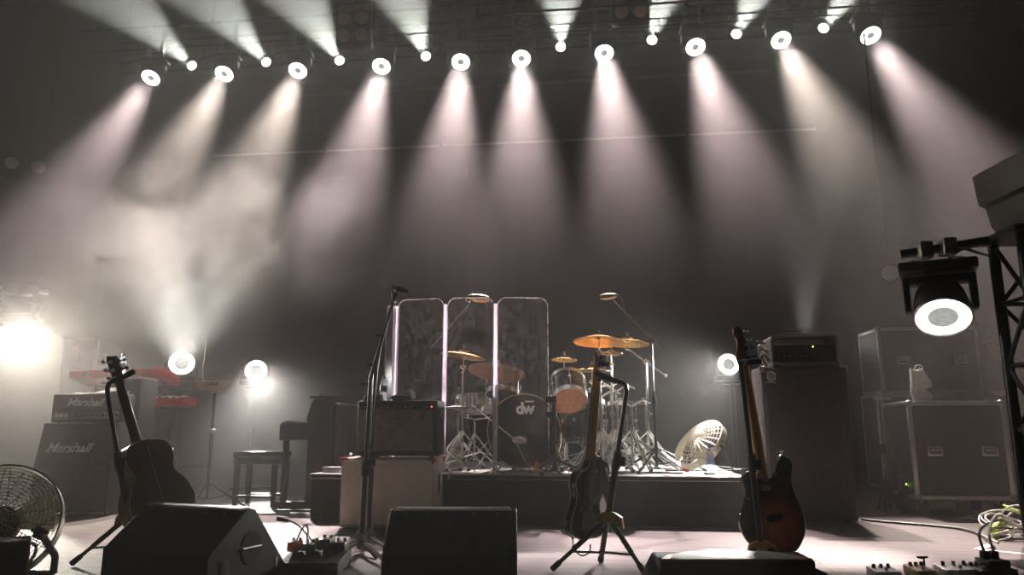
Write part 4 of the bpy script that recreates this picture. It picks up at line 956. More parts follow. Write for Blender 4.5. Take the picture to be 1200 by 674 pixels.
pr = W(195,441,kd); keyboard('upper red keyboard, its underside showing above the lower red keyboard', pr, 0, 1.05, .36, R_(-8), R_(-9), 0)
pr2 = W(219,471,kd+.15); keyboard('lower red keyboard under the other red keyboard', pr2, 0, 1.1, .32, R_(2), R_(4), 0)
t = T('keyboard_stand', 'two-tier dark metal stand carrying the red keyboards', 'keyboard stand', (pr2.x-.5, pr2.y, 0))
for s_ in (-.34,.34):
    b = V((pr2.x-.52+s_, pr2.y, 0))
    G().tube([b+V((0,-.22,.015)), b+V((0,-.05,.4)), b+V((0,.16,pr.z-.09)), b+V((0,-.16,pr.z-.06))], .018).out('upright', 'black_metal', t, True)
    G().tube([b+V((0,.26,.015)), b+V((0,0,.5))], .018).out('leg', 'black_metal', t, True)
    G().tube([b+V((0,.10,pr2.z-.08)), b+V((0,-.14,pr2.z-.064))], .014).out('lower_arm', 'black_metal', t, True)
G().cyl(V((pr2.x-.86,pr2.y,.42)), V((pr2.x-.18,pr2.y,.42)), .016).out('cross_bar', 'black_metal', t, True)
p = W(249,452,7.3)
t = T('theremin', 'pale wooden theremin box with tall antenna on a thin stand', 'theremin', p, rz=R_(-18))
G().box((.02,0,0), (.28,.15,.09), bev=.004).out('body', 'pale_wood', t)
G().box((-.15,0,-.002), (.06,.152,.086), bev=.004).out('end_panel', 'terracotta', t)
g = G(); textmesh(g, 'CHARLIE', .048, Matrix.Translation((.055,-.0765,.01)) @ FRONT, .001, 0, .0008); g.out('lettering', 'dark_wood', t)
g = G(); g.cyl((-.12,-.02,.045), (-.12,-.02,.065), .012, n=10); g.tube([(-.12,-.02,.06),(-.115,-.02,.22),(-.095,-.02,.50)], .0065, 8); g.out('antenna', 'dull_metal', t)
G().ball((.04,-.02,-.06), .018, 8).out('mount_knob', 'logo_silver', t)
G().box((.10,-.03,-.055), (.10,.06,.022), bev=.005).out('under_box', 'pale_wood', t)
b = V((p.x+.03,p.y,0)); t = T('theremin_stand', 'thin dark tripod stand under the theremin box', 'stand', b)
G().cyl(b+V((0,0,.08)), V((b.x,b.y,p.z-.06)), .014).out('pole', 'black_metal', t, True); tripod(t, b, .24, .34, 'black_metal', .010, .3, False)
G().ball(b+V((.02,-.02,p.z*.62)), .024).out('clutch_knob', 'steel', t, True)

# piano: end towards the camera, keys facing stage right
pd = 6.85; f0 = W(322,600,pd); k0 = PM(pd)
t = T('upright_piano', 'black upright piano seen end-on with dark cloth over its back', 'piano', (f0.x,f0.y,0), rz=R_(0))
PW, PH = .52, W(370,463,pd).z
Mp = Matrix.Translation((0,0,0)) @ FRONT
kz0, kz1 = W(338,516,pd).z, W(338,495,pd).z
G().prism([(.28,.06),(.28,kz1),(.25,kz1+.02),(.30,PH-.06),(.33,PH-.025),(PW,PH-.025),(PW,.06)], -1.36, -.0, Mp @ Matrix.Diagonal((1,1,1,1)), bev=.006).out('case_body', 'piano_black', t)
G().prism([(.28,PH-.03),(.28,PH),(PW+.01,PH),(PW+.01,PH-.03)], -1.38, .01, Mp, bev=.004).out('lid', 'piano_black', t)
G().prism([(.0,kz0),(.0,kz1-.02),(.02,kz1),(.30,kz1),(.30,kz0)], -1.36, .0, Mp, bev=.005).out('keybed', 'piano_black', t)
g = G()
for i in range(52): g.box((.085, .04+1.28*(i+.5)/52, kz1+.006), (.13, 1.28/52*.92, .02))
g.out('key_pattern', 'white_plastic', t).name = 'keys'
for y in (.03, 1.33):
    G().prism([(.035,.06),(.045,kz0),(.085,kz0),(.075,.06)], -.03, .03, Matrix.Translation((0,y,0)) @ FRONT, bev=.004).out('leg', 'piano_black', t)
    G().box((.20, y, .045), (.44,.09,.07), bev=.01).out('toe_block', 'piano_black', t)
G().box((.22,.68,.62+.45), (.02,.5,.03)).out('music_ledge', 'piano_black', t)
G().tube([(.27,.2,PH-.10),(.24,.2,PH-.105),(.22,.2,PH-.10)], .006).out('lamp_hook', 'black_metal', t)
g = G(); rows = []
for i in range(24):
    y = -.015+1.40*i/23; row = []
    for j in range(14):
        s_ = j/13; z = PH+.006 if j == 0 else PH+.004-(PH-.04)*s_; x = PW+.012 + .022*math.sin(i*1.9+.4*math.sin(j))*s_**.7 + (.02 if j else -.14)
        row.append(g.bm.verts.new((x, y, z)))
    rows.append(row)
for i in range(23):
    for j in range(13): g.bm.faces.new((rows[i][j],rows[i][j+1],rows[i+1][j+1],rows[i+1][j]))
bmesh.ops.solidify(g.bm, geom=g.bm.faces[:], thickness=.006)
tag(g.out('piano_cover', 'piano_cloth'), 'dark cloth draped down the back of the upright piano', 'cloth'); o = bpy.data.objects['piano_cover']; o.location = (f0.x, f0.y, 0)
pb_ = W(304,598,7.2); sz_ = W(304,529,7.2).z
t = T('piano_bench', 'dark piano bench with pale-lit padded seat beside the piano', 'bench', (pb_.x,pb_.y,0))
G().box((0,0,sz_-.035), (.46,.34,.07), bev=.025).out('seat_cushion', 'black_gloss', t)
G().box((0,0,sz_-.095), (.44,.32,.05), bev=.005).out('seat_frame', 'piano_black', t)
for x in (-.19,.19):
    for y in (-.13,.13): G().prism([(-.02,.005),(-.026,sz_-.11),(.026,sz_-.11),(.02,.005)], -.022, .022, Matrix.Translation((x,y,0)) @ FRONT, bev=.004).out('leg', 'piano_black', t)
for y in (-.13,.13): G().cyl((-.19,y,.10), (.19,y,.10), .014).out('stretcher', 'piano_black', t)
mb = V((W(196,600,6.0).x, W(196,600,6.0).y, 0))
t = T('microphone_stand', 'low microphone stand behind the acoustic guitar', 'microphone stand', mb); tripod(t, mb, .16, .26, 'black_metal', .009, .2, False); mt = W(200,545,6.0)
G().cyl(mb+V((0,0,.03)), mt, .011).out('pole', 'black_metal', t, True); G().cyl(mt, W(222,515,6.1), .006).out('boom_arm', 'dull_metal', t, True)
pencil('microphone', 'small silver microphone behind the acoustic guitar body', W(198,533,5.96), V((-.5,.2,-.6)), .13, .022, 'steel')
mat('hole_shade', (.002,.002,.002), .9); mat('reflection_red', (.55,.09,.06), .5); mat('grey_sheen', (.26,.25,.24), .5, var=.3); mat('strap_grey', (.05,.05,.05), .6); mat('tan', (.5,.38,.25), .5); mat('silver_paint', (.6,.6,.58), .4, .5)  # hole black, corner red and guitar-back grey paint shade, reflection and sheen
# ================================================================== FRONT OF STAGE: WEDGES
XZ = Matrix(((0,0,1,0),(1,0,0,0),(0,1,0,0),(0,0,0,1)))   # outline (y, z) extruded along x
def wedge(label, loc, rz, w=.60, h=.355, dep=.56, handles=True, badge=True):
    t = T('monitor_wedge', label, 'monitor speaker', loc, rz=rz, group='black floor monitor wedges')
    P = [(-dep*.5,.004),(-dep*.5,h*.50),(-dep*.14,h*.97),(-dep*.10,h),(-.03,h),(0,h*.98),(dep*.42,h*.16),(dep*.45,.004)]
    ins = [(y*.985, z if z < .01 else z-.006) for y, z in P]
    G().prism(ins, -w/2+.022, w/2-.022, XZ, bev=.006).out('cabinet_body', 'black_paint', t)
    for s_ in (-1, 1):
        sp = G().prism(P, s_*(w/2-.022) if s_ > 0 else -w/2, w/2 if s_ > 0 else -(w/2-.022), XZ, bev=.009, seg=3).out('side_panel', 'black_paint', t)
        if handles:
            for dz in (-.042, .042):
                pts = [(.075*math.cos(a)*1.0, max(-.001, .062*math.sin(a)))  for a in [PI*k/14 for k in range(15)]]
                Mh = Matrix.Translation((s_*(w/2+.0015), -.02, h*.50 + dz*.12)) @ XZ @ Matrix.Diagonal((.85, 1.0 if dz > 0 else -1.0, 1, 1))
                Mh = Mh @ Matrix.Translation((0, .008, 0))
                G().prism(pts, -.002, .002, Mh).out('handle_hole_shade', 'hole_shade', sp)  # flat black patch paints the shade inside a handle hole
            G().cyl((s_*(w/2+.004), -.085, h*.50), (s_*(w/2+.004), .045, h*.50), .007, n=8).out('handle_bar', 'dull_metal', sp)
            G().box((s_*(w/2+.001), -.19, h*.22), (.004,.06,.12), bev=.001).out('socket_recess', 'hole_shade', sp)  # thin black plate paints the shade in the socket recess
            G().box((s_*(w/2+.004), -.185, h*.20), (.006,.035,.014)).out('red_latch', 'red_plastic', sp)
            G().box((s_*(w/2+.004), -.185, h*.15), (.006,.018,.014)).out('white_tag', 'white_plastic', sp)
            G().box((s_*(w/2+.001), .17, h*.24), (.004,.012,.045)).out('edge_label', 'logo_white', sp)
    # perforated grille on the upstage slope, its edge showing over the top
    g = G(); a = math.atan2(h*.82, dep*.42); L = math.hypot(h*.80, dep*.42)
    n = 44
    for i in range(n):
        x = -w/2+.03 + (w-.06)*(i+.5)/n
        g.box((x, -.055, h+.004), ((w-.06)/n*.55, .075, .007)); 
    Mg = Matrix.Translation((0, dep*.21+.004, h*.57+.004)) @ Matrix.Rotation(-a, 4, 'X')
    b = bmesh.new(); bmesh.ops.create_cube(b, size=1); b.transform(Matrix.Diagonal((w-.05, L*.96, .008, 1))); g._merge(b, Mg)
    g.out('grille_mesh', 'steel', t)
    g = G(); c = V((.06, -dep*.33-.003, h*.735)); nr = V((0, -.79, .62))
    if badge: g.ring(c, nr, .066, .0016, 32, 5); g.ring(c+V((.003,0,-.002)), nr, .056, .0012, 32, 5); g.out('badge_ring', 'black_gloss', t)
    for x in (-.22,-.12,.10,.21): G().ball((x, -dep*.155, h*.945), .0035, 6).out('screw', 'steel', t)
    return t

p = W(236, 650, 3.66); wedge('black monitor wedge turned sideways, its two oval handle holes facing us', (p.x, p.y, 0), R_(-15), .64, .358, .60, badge=False)
p = W(532, 640, 3.62); wedge('black monitor wedge seen squarely from behind at the bottom centre', (p.x, p.y, 0), YAW, .615, .352, .56, handles=False)
def low_wedge(label, px0, px1, py, d, rz):
    zt = CAMH + (W(px0, py, d).z-CAMH); a, b = W(px0, py, d), W(px1, py, d); w = (b-a).length
    c = (a+b)/2; h = c.z; t = T('low_monitor_wedge', label, 'monitor speaker', (c.x, c.y, 0), rz=rz, group='low flat monitors at the stage lip')
    P = [(0,.004),(0,h-.006),(.012,h),(.17,h+.006),(.21,h-.01),(.50,.08),(.50,.004)]
    G().prism(P, -w/2, w/2, XZ, bev=.008).out('cabinet_body', 'black_paint', t)
    ol = [(-w/2+.03,.008),(w/2-.03,.008),(w/2-.05,.10),(w/2-.14,.175),(-w/2+.16,.175),(-w/2+.06,.10)]
    G().prism(ol, -.001, .004, Matrix.Translation((0,0,h)) @ Matrix.Rotation(R_(2),4,'X'), bev=.0015).out('top_light_patch', 'wedge_top_lit', t)  # light on the black top, painted as a pale sheet
    for s_ in (-1,1): G().prism([(s_*(w/2-.045),.008),(s_*(w/2-.008),.008),(s_*(w/2-.05),.09),(s_*(w/2-.075),.10)][::s_], -.001, .005, Matrix.Translation((0,0,h)) @ Matrix.Rotation(R_(2),4,'X')).out('corner_reflection', 'reflection_red', t)  # red reflections at the top ends, built as coloured patches
    G().ball((.02,.13,h+.004), (.03,.012,.004), 10).out('top_badge', 'dull_metal', t)
    return t

low_wedge('low black monitor with painted top light and red reflections in front of the sunburst bass', 773, 956, 657, 2.92, YAW)
low_wedge('low black monitor with painted red reflection cut off by the photo edge beside the floor fan', -150, 20, 641, 3.25, R_(38))

# floor fan at the edge
fc = W(-3, 613, 3.72)
t, Mx, f = fan('floor_fan', 'large wire-cage floor fan cut off by the photo edge', fc, V((.40,-.85,.34)), .285, .17, 15, 18, .0016, 'wire_cream', 'blade_grey', rot0=.2)
b = W(48, 624, 3.66)
G().box(b, (.05,.05,.06), Matrix.Rotation(.3,3,'Y'), bev=.008).out('pivot_bracket', 'dull_metal', t, True); G().cyl(b+V((-.04,-.01,.01)), b+V((.045,-.01,.0)), .009).out('pivot_knob', 'black_plastic', t, True)
e = GZ(62, 676); G().tube([b, V((e.x,e.y,.10)), V((e.x,e.y,.016))], .018).out('stand_leg', 'dull_metal', t, True)
e2 = GZ(-70, 676); G().tube([fc + (fc-b)*.95, V((e2.x,e2.y,.10)), V((e2.x,e2.y,.016))], .018).out('stand_leg', 'dull_metal', t, True)
G().cyl(V((e.x,e.y,.018)), V((e2.x,e2.y,.018)), .016).out('stand_crossbar', 'dull_metal', t, True)
tag(G().tube(spline([fc+V((.05,.12,-.1)), W(42,640,3.7), W(36,658,3.75), GZ(20,676,.01)],6,False), .008).out('power_cable', 'cable_black'), 'grey power cable trailing from the large floor fan', 'cable')

# ================================================================== GUITARS AND STANDS
def guitar_stand(label, yoke, foot_a, foot_b, foot_c, bend_pts, grip, m='black_metal'):
    yoke = V(yoke); t = T('guitar_stand', label, 'guitar stand', V((yoke.x,yoke.y,0)), group='black tripod guitar stands with yellow hubs')
    for fpt in (foot_a, foot_b):
        e = V(fpt) + V((0,0,.016)); d = (e-yoke).normalized()
        l = G().cyl(yoke+d*.02, yoke.lerp(e,.62), .0135).out('leg', m, t, True); G().cyl(yoke.lerp(e,.58), e-d*.045, .0105).out('leg_extension', m, l, True); G().cyl(e-d*.06, e, .0145, .016).out('rubber_foot', 'rubber', l, True)
    e = V(foot_c)+V((0,0,.014)); d = (e-yoke).normalized()
    l = G().cyl(yoke+V((0,0,.03)), e-d*.03, .0155).out('leg', m, t, True); G().cyl(e-d*.05, e, .017).out('rubber_foot', 'rubber', l, True)
    lo = yoke.lerp(e, .80)
    for fpt in (foot_a, foot_b): G().cyl(lo, yoke.lerp(V(fpt),.62), .007, n=8).out('brace', m, t, True)
    f = (V(foot_b)-V(foot_a)); f.z = 0; f.normalize(); rot = Matrix((f, V((0,0,1)).cross(f), V((0,0,1)))).transposed()
    h = G().prism([(-.075,-.045),(-.06,.008),(-.02,.026),(.03,.024),(.07,.0),(.078,-.055),(.03,-.03),(-.035,-.022)], -.026, .026, Matrix.Translation(yoke) @ (rot.to_4x4() @ FRONT), bev=.007).out('yellow_hub', 'yellow', t, True)
    for x in (-.045,.045): 
        q = yoke + f*x + rot.col[1]*-.028 + V((0,0,-.012)); G().cyl(q, q+rot.col[1]*-.004, .007, n=10).out('rivet', 'black_metal', h, True)
    bp = [V(q) for q in bend_pts]; mid = yoke.lerp(bp[0], .48)
    G().cyl(yoke, mid, .0165).out('lower_tube', m, t, True); G().tube([mid.lerp(yoke,.06)] + spline(bp, 5, False), .0125, 10).out('upper_tube', m, t, True)
    G().lathe([(0,-.045),(.022,-.045),(.025,.0),(.022,.045),(0,.045)], Matrix.Translation(mid) @ frame(bp[0]-yoke).to_4x4(), 14).out('clutch', 'black_plastic', t, True)
    G().box(mid+V((.03,-.01,-.01)), (.03,.012,.05), bev=.004).out('clutch_lever', 'black_plastic', t, True)
    gp = [V(q) for q in grip]; G().tube(gp, .0155, 10).out('neck_grip', 'rubber', t, True)
    return t
def guitar(name, label, loc, rot, body_pts, th, neck, headp, m_body, m_neck, m_head, pegs, binding=None, scale=1.0, cat='guitar', strings=True):
    t = T(name, label, cat, loc, rot=rot)
    ol = [(p.x*scale, p.y*scale) for p in spline([(x, z, 0) for x, z in body_pts], 6)]
    G().prism(ol, -th/2, th/2, FRONT, bev=.012 if not binding else .003, seg=3).out('body', m_body, t)
    if binding:
        for s_ in (-1,1): G().tube([(x, s_*(th/2-.001), z) for x, z in ol], .0035, 6, True).out('binding', binding, t)
    (x0,z0,w0),(x1,z1,w1) = neck
    # neck: rounded back facing -y, flat fingerboard +y
    g = G(); n = 14; d = V((x1-x0,0,z1-z0)); L = d.length; d.normalize(); sx = V((d.z,0,-d.x)); rings = []
    for i in range(9):
        k = i/8; w = w0+(w1-w0)*k; c = V((x0,th*.18,z0)) + d*L*k; dp = .030 if i else .036
        rings.append([g.bm.verts.new(c + sx*(w/2*math.cos(a)) + V((0,-dp*math.sin(a),0))) for a in [PI*j/(n-1) for j in range(n)]])
    for A, B in zip(rings, rings[1:]):
        for j in range(n): g.bm.faces.new((A[j],A[(j+1)%n],B[(j+1)%n],B[j]))
    g.bm.faces.new(rings[0][::-1]); g.bm.faces.new(rings[-1]); g.out('neck', m_neck, t)
    g = G(); c0, c1 = V((x0,th*.18+.004,z0-.03)), V((x1,th*.18+.004,z1))
    vs = []
    for c, w in ((c0,w0*1.05),(c1,w1)):
        for yy in (-.004,.003): vs += [g.bm.verts.new(c+sx*(w/2)+V((0,yy,0))), g.bm.verts.new(c-sx*(w/2)+V((0,yy,0)))]
    bm = g.bm
    for q in ((0,1,3,2),(4,6,7,5),(0,2,6,4),(1,5,7,3),(2,3,7,6),(0,4,5,1)): bm.faces.new([vs[i] for i in q])
    g.out('fingerboard', 'rosewood', t)
    hp = [(p.x, p.y) for p in spline([(x, z, 0) for x, z in headp], 5)]
    G().prism(hp, -.008, .008, Matrix.Translation((0,th*.18-.004,0)) @ FRONT, bev=.003).out('headstock', m_head, t)
    for x, z, sgn in pegs:
        g = G(); y = th*.18-.014; g.cyl((x,y+.01,z), (x,y-.008,z), .011, n=10); g.cyl((x,y,z), (x+sgn*.030,y,z+.004), .0035, n=6)
        g.ball((x+sgn*.038,y,z+.005), (.013,.006,.011), 10); g.cyl((x,y+.005,z), (x,y+.030,z), .004, n=8); g.out('tuning_peg', 'black_metal' if sgn*z > 0 and (round(z*100) % 3) else 'steel', t)
    if strings:
        for k in range(4 if len(pegs) == 4 else 6):
            q = (k/(3 if len(pegs)==4 else 5)-.5); xx = x0+q*w0*.8; G().cyl((xx, th/2+.008, z0*.35), (x1+q*w1*.8, th*.18+.012, z1), .0009, n=5).out('string', 'steel', t)
        G().box((x0, th/2+.004, z0*.35), (.08,.01,.03), bev=.003).out('bridge', 'steel', t)
    return t
def face(lean, spin=0.0, back=0.0):
    m = Matrix.Rotation(YAW,3,'Z') @ Matrix.Rotation(lean,3,'Y') @ Matrix.Rotation(back,3,'X') @ Matrix.Rotation(spin,3,'Z')
    return tuple(m.to_euler())
# --- sunburst bass
db = 3.92; k = 1/222
bass_pts = [(-2,0),(-26,14),(-35.4,36.9),(-32.1,54.7),(-22.2,68.5),(-25.9,86.1),(-21,95.0),(-10.5,96.2),(-7,88),(10,87.5),(16,95),(20.5,104.5),(29,112),(37,108),(39.5,97.7),(35.3,76),(41.9,49.9),(44.6,24.4),(31,3),(14,-2)]
bass_pts = [(x*k, z*k) for x, z in bass_pts]
nz0, nz1 = 84*k, 222*k
head_b = [(-.030,nz1-.005),(.024,nz1-.005),(.028,nz1+.02),(.020,nz1+.08),(.012,nz1+.15),(.004,nz1+.20),(-.018,nz1+.228),(-.044,nz1+.215),(-.048,nz1+.185),(-.034,nz1+.15),(-.038,nz1+.10),(-.050,nz1+.06),(-.046,nz1+.03)]
t = guitar('bass_guitar', 'sunburst electric bass with maple neck standing back towards us', W(905,650,db), face(R_(-4.6), R_(6)), bass_pts, .042, ((2*k,nz0,.066),(-1*k,nz1,.050)), head_b, 'sunburst', 'maple', 'maple_red',
    [(.018,nz1+.045,1),(.010,nz1+.095,1),(.004,nz1+.145,1),(-.006,nz1+.195,1)], cat='bass guitar')
G().prism([(p.x*k,p.y*k) for p in spline([(-28,62,0),(-12,58,0),(4,66,0),(6,78,0),(-4,87,0),(-20,84,0),(-24,72,0)],4)], -.001, .001, Matrix.Translation((0,-.0222,0)) @ FRONT).out('cavity_cover', 'black_gloss', t)
G().box((2*k,-.023,80*k), (.05,.004,.062), bev=.002).out('neck_plate', 'chrome', t)
G().prism([(p.x*k,p.y*k) for p in spline([(0,37,0),(12,38,0),(18,44,0),(6,46,0),(-2,43,0)],4)], -.001, .001, Matrix.Translation((0,-.0222,0)) @ FRONT).out('back_pad', 'black_gloss', t)
G().ball((-22*k,-.024,66*k), .005, 8).out('screw', 'steel', t)
g = G(); g.cyl((29*k,0,111*k),(30*k,-.0,117*k),.006); g.tube(spline([(29*k,-.02,116*k),(22*k,-.03,116*k),(17*k,-.03,106*k),(14*k,-.025,94*k),(17*k,-.02,90*k)],5,False), .006, 8); g.out('strap_button', 'steel', t)
G().cyl((20*k,0,-2*k),(22*k,0,-6*k),.006).out('strap_pin', 'steel', t)
yk = W(892,640,3.86); ft = lambda px, py: GZ(px, py)
guitar_stand('black guitar stand behind the low monitor holding the sunburst bass', yk, V((yk.x-.30,yk.y-.12,0)), V((yk.x+.28,yk.y-.14,0)), V((yk.x+.02,yk.y+.22,0)), [W(869,436,3.82), W(868,428,3.82), W(871,424,3.84), W(882,424,3.90)], [W(872,425,3.86), W(891,424,3.87)])
# --- electric guitar with strap, black, seen from behind
dt = 3.88
tele = [(0,0),(-.10,.008),(-.155,.06),(-.155,.14),(-.125,.215),(-.13,.28),(-.142,.335),(-.12,.385),(-.06,.402),(-.03,.398),(.03,.398),(.045,.372),(.07,.35),(.105,.348),(.135,.322),(.145,.28),(.125,.22),(.135,.16),(.16,.10),(.145,.04),(.08,.004)]
tele = [(-x, z) for x, z in tele][::-1]
hz1_ = .985-.19
head_t = [(-.022,hz1_-.005),(.022,hz1_-.005),(.026,hz1_+.03),(.024,hz1_+.10),(.022,hz1_+.16),(.006,hz1_+.185),(-.022,hz1_+.178),(-.034,hz1_+.15),(-.022,hz1_+.125),(-.030,hz1_+.06),(-.028,hz1_+.03)]
t = guitar('electric_guitar', 'black electric guitar with maple neck and hanging strap, centre stage', W(686,630,dt), face(R_(5.0), R_(48), R_(4)), tele, .046, ((0,.375,.056),(0,hz1_,.043)), head_t, 'black_gloss', 'maple', 'maple',
    [(.016,hz1_+.03+.024*i,1) for i in range(6)], binding='cream')
G().box((0,-.025,.37), (.05,.004,.062), bev=.002).out('neck_plate', 'chrome', t)
G().box((.0,-.0245,.20), (.15,.003,.30), bev=.001).out('back_sheen', 'grey_sheen', t)  # grey reflection on the black back, painted as a thin sheet
for lp, m_, wd_ in (([(.0,-.04,.42),(-.05,-.055,.33),(-.06,-.06,.25),(-.03,-.06,.20),(.02,-.06,.24),(.03,-.055,.34),(.015,-.045,.41)],'strap_grey',.05), ([(.02,-.03,.41),(.07,-.05,.30),(.10,-.055,.22),(.12,-.06,.19)],'strap_grey',.055), ([(-.02,-.05,.22),(.02,-.055,.12),(.08,-.05,.03)],'black_cloth',.05)):
    g = G(); c = spline(lp, 6, False); L_ = [];
    for i, q in enumerate(c):
        dd = (c[min(i+1,len(c)-1)]-c[max(i-1,0)]).normalized(); sd = dd.cross(V((0,-1,0))).normalized()
        L_.append([g.bm.verts.new(q+sd*wd_/2+V((0,yy,0))) for yy in (0,.005)] + [g.bm.verts.new(q-sd*wd_/2+V((0,yy,0))) for yy in (.005,0)])
    for A, B in zip(L_, L_[1:]):
        for j in range(4): g.bm.faces.new((A[j],A[(j+1)%4],B[(j+1)%4],B[j]))
    g.bm.faces.new(L_[0][::-1]); g.bm.faces.new(L_[-1]); g.out('strap', m_, t)
yk = W(713,606,3.80)
guitar_stand('black guitar stand with yellow hub holding the black electric guitar', yk, GZ(647,671), GZ(757,678), GZ(704,660), [W(733,466,3.80), W(734,456,3.80), W(730,449,3.80), W(717,446,3.82)], [W(722,447,3.80), W(709,442,3.79), W(698,437,3.80)])
G().cyl(W(700,426,3.80), W(714,427,3.80), .014).out('neck_clamp', 'rubber', bpy.data.objects['guitar_stand.001'], True)
tag(G().tube(spline([W(671,622,3.86), W(672,640,3.84), W(680,651,3.83), W(690,648,3.83), W(692,638,3.84)],6,False), .0035, 6).out('guitar_cable', 'cable_black'), 'thin black cable loop under the black electric guitar', 'cable')
# --- acoustic guitar
da = 4.12
ac = [(0,0),(-.10,.006),(-.175,.055),(-.20,.13),(-.175,.215),(-.13,.28),(-.125,.315),(-.145,.375),(-.142,.425),(-.105,.472),(-.04,.488),(.04,.488),(.105,.472),(.142,.425),(.145,.375),(.125,.315),(.13,.28),(.175,.215),(.20,.13),(.175,.055),(.10,.006)]
hh_ = .485+.36
head_a = [(-.021,hh_),(.021,hh_),(.028,hh_+.03),(.034,hh_+.17),(.012,hh_+.182),(-.012,hh_+.182),(-.034,hh_+.17),(-.028,hh_+.03)]
t = guitar('acoustic_guitar', 'dark acoustic guitar leaning on its stand behind the sideways monitor wedge', W(193,617,da), face(R_(-22), R_(60)), ac, .105, ((0,.47,.056),(0,hh_,.044)), head_a, 'dark_wood', 'dark_wood', 'dark_wood',
    [(sx*.026,hh_+.045+.05*i,sx) for i in range(3) for sx in (-1,1)], binding='cream')
ol = [(p.x*.997, p.y*.997+.0008) for p in spline([(x,z,0) for x,z in ac],6)]
g = G(); n = len(ol)
ra = [g.bm.verts.new((x*1.006,-.047,z*1.006-.002)) for x, z in ol]; rb = [g.bm.verts.new((x*1.006,.047,z*1.006-.002)) for x, z in ol]
for j in range(n): g.bm.faces.new((ra[j],ra[(j+1)%n],rb[(j+1)%n],rb[j]))
g.out('side_rim', 'side_wood_lit', t)
G().tube([(0,-.0535,.02),(0,-.0535,.46)], .002, 6).out('back_strip', 'cream', t)
G().box((.0,-.045,.478), (.065,.03,.03), bev=.006).out('neck_heel', 'dark_wood', t)
G().cyl((0,.05,.31), (0,.0535,.31), .05, n=28).out('sound_hole', 'hole_shade', t)  # black disc paints the dark inside the sound hole
yk = W(150,606,4.0)
guitar_stand('black guitar stand with yellow hub holding the acoustic guitar', yk, GZ(84,664), GZ(208,676), GZ(146,650), [W(127,466,4.0), W(126,455,4.0), W(130,448,4.01), W(143,443,4.04)], [W(134,447,4.02), W(158,435,4.06)])

# ================================================================== FRONT MICROPHONE STANDS, PEDALS, CABLES
def floor_stand(label, base, top, legs, boom=None, m='black_metal'):
    base, top = V(base), V(top); t = T('microphone_stand', label, 'microphone stand', base, group='black front microphone stands')
    md = base.lerp(top,.50); G().cyl(base+V((0,0,.06)), md, .0155).out('lower_tube', m, t, True); G().cyl(md, top, .011).out('upper_tube', m, t, True)
    G().lathe([(0,-.05),(.024,-.05),(.026,.01),(.02,.05),(0,.05)], Matrix.Translation(md), 14).out('clutch', 'rubber', t, True); G().cyl(md+V((.0,-.02,0)), md+V((.05,-.03,.005)), .008).out('clutch_knob', 'black_plastic', t, True)
    hub = G(); hub.lathe([(0,.03),(.03,.03),(.034,.09),(.022,.14),(0,.14)], Matrix.Translation(base), 16); hub.ring(base+V((.0,-.03,.10)), V((0,1,0)), .022, .006, 18, 6); hub.out('leg_hub', 'dull_metal', t, True)
    for e in legs:
        e = V(e); g = G(); s_ = base+V((0,0,.075)); e_ = V((e.x,e.y,.018)); d = (e_-s_); sd = d.cross(V((0,0,1))).normalized()
        g.tube([s_+sd*.008, e_+sd*.008], .0075, 6); g.tube([s_-sd*.008, e_-sd*.008], .0075, 6)
        l = g.out('leg', m, t, True); G().cyl(e_-d.normalized()*.03, e_+d.normalized()*.01, .015).out('rubber_foot', 'rubber', l, True)
    if boom:
        b0, b1, b2 = [V(q) for q in boom]; G().cyl(b0, b0.lerp(b2,.55), .010).out('boom_outer', m, t, True); G().cyl(b0.lerp(b2,.5), b2, .007).out('boom_inner', m, t, True)
        for q, k_ in ((b1, .02), (b0, .02), (b0.lerp(b2,.55), .014)):
            g = G(); g.ball(q, k_, 10); g.cyl(q-V((.045,0,0)), q, .009); g.out('boom_knob', 'black_plastic', t, True)
    return t
ds = 4.55; b1_ = GZ(431,642); tp = W(440,428,ds)
floor_stand('tall black boom stand with raised microphone in front of the combo amplifier', b1_, tp, [GZ(347,668), GZ(478,664), GZ(452,628)], (W(432,450,ds), tp, W(463,346,ds)))
pencil('microphone', 'silver vocal microphone on top of the tall boom stand', W(469,339.5,ds), V((-.95,.2,.30)), .125, .018, 'black_plastic')
G().tube([W(463,347,ds), W(465,343,ds)], .012).out('clip', 'black_plastic', bpy.data.objects['microphone_stand.003'] if 'microphone_stand.003' in bpy.data.objects else None, True)
tag(G().tube(spline([W(462,334,ds), W(459,340,ds), W(460,352,ds), W(456,372,ds), W(444,420,ds), W(437,500,ds-.02), W(428,580,ds), W(427,630,ds)],6,False), .004, 6).out('microphone_cable', 'cable_black'), 'thin black cable running down the tall boom stand', 'cable')
b2_ = GZ(423,649)
floor_stand('second black stand standing close against the tall boom stand', b2_, W(434,446,ds-.12), [GZ(355,676), GZ(470,678), GZ(440,655)])
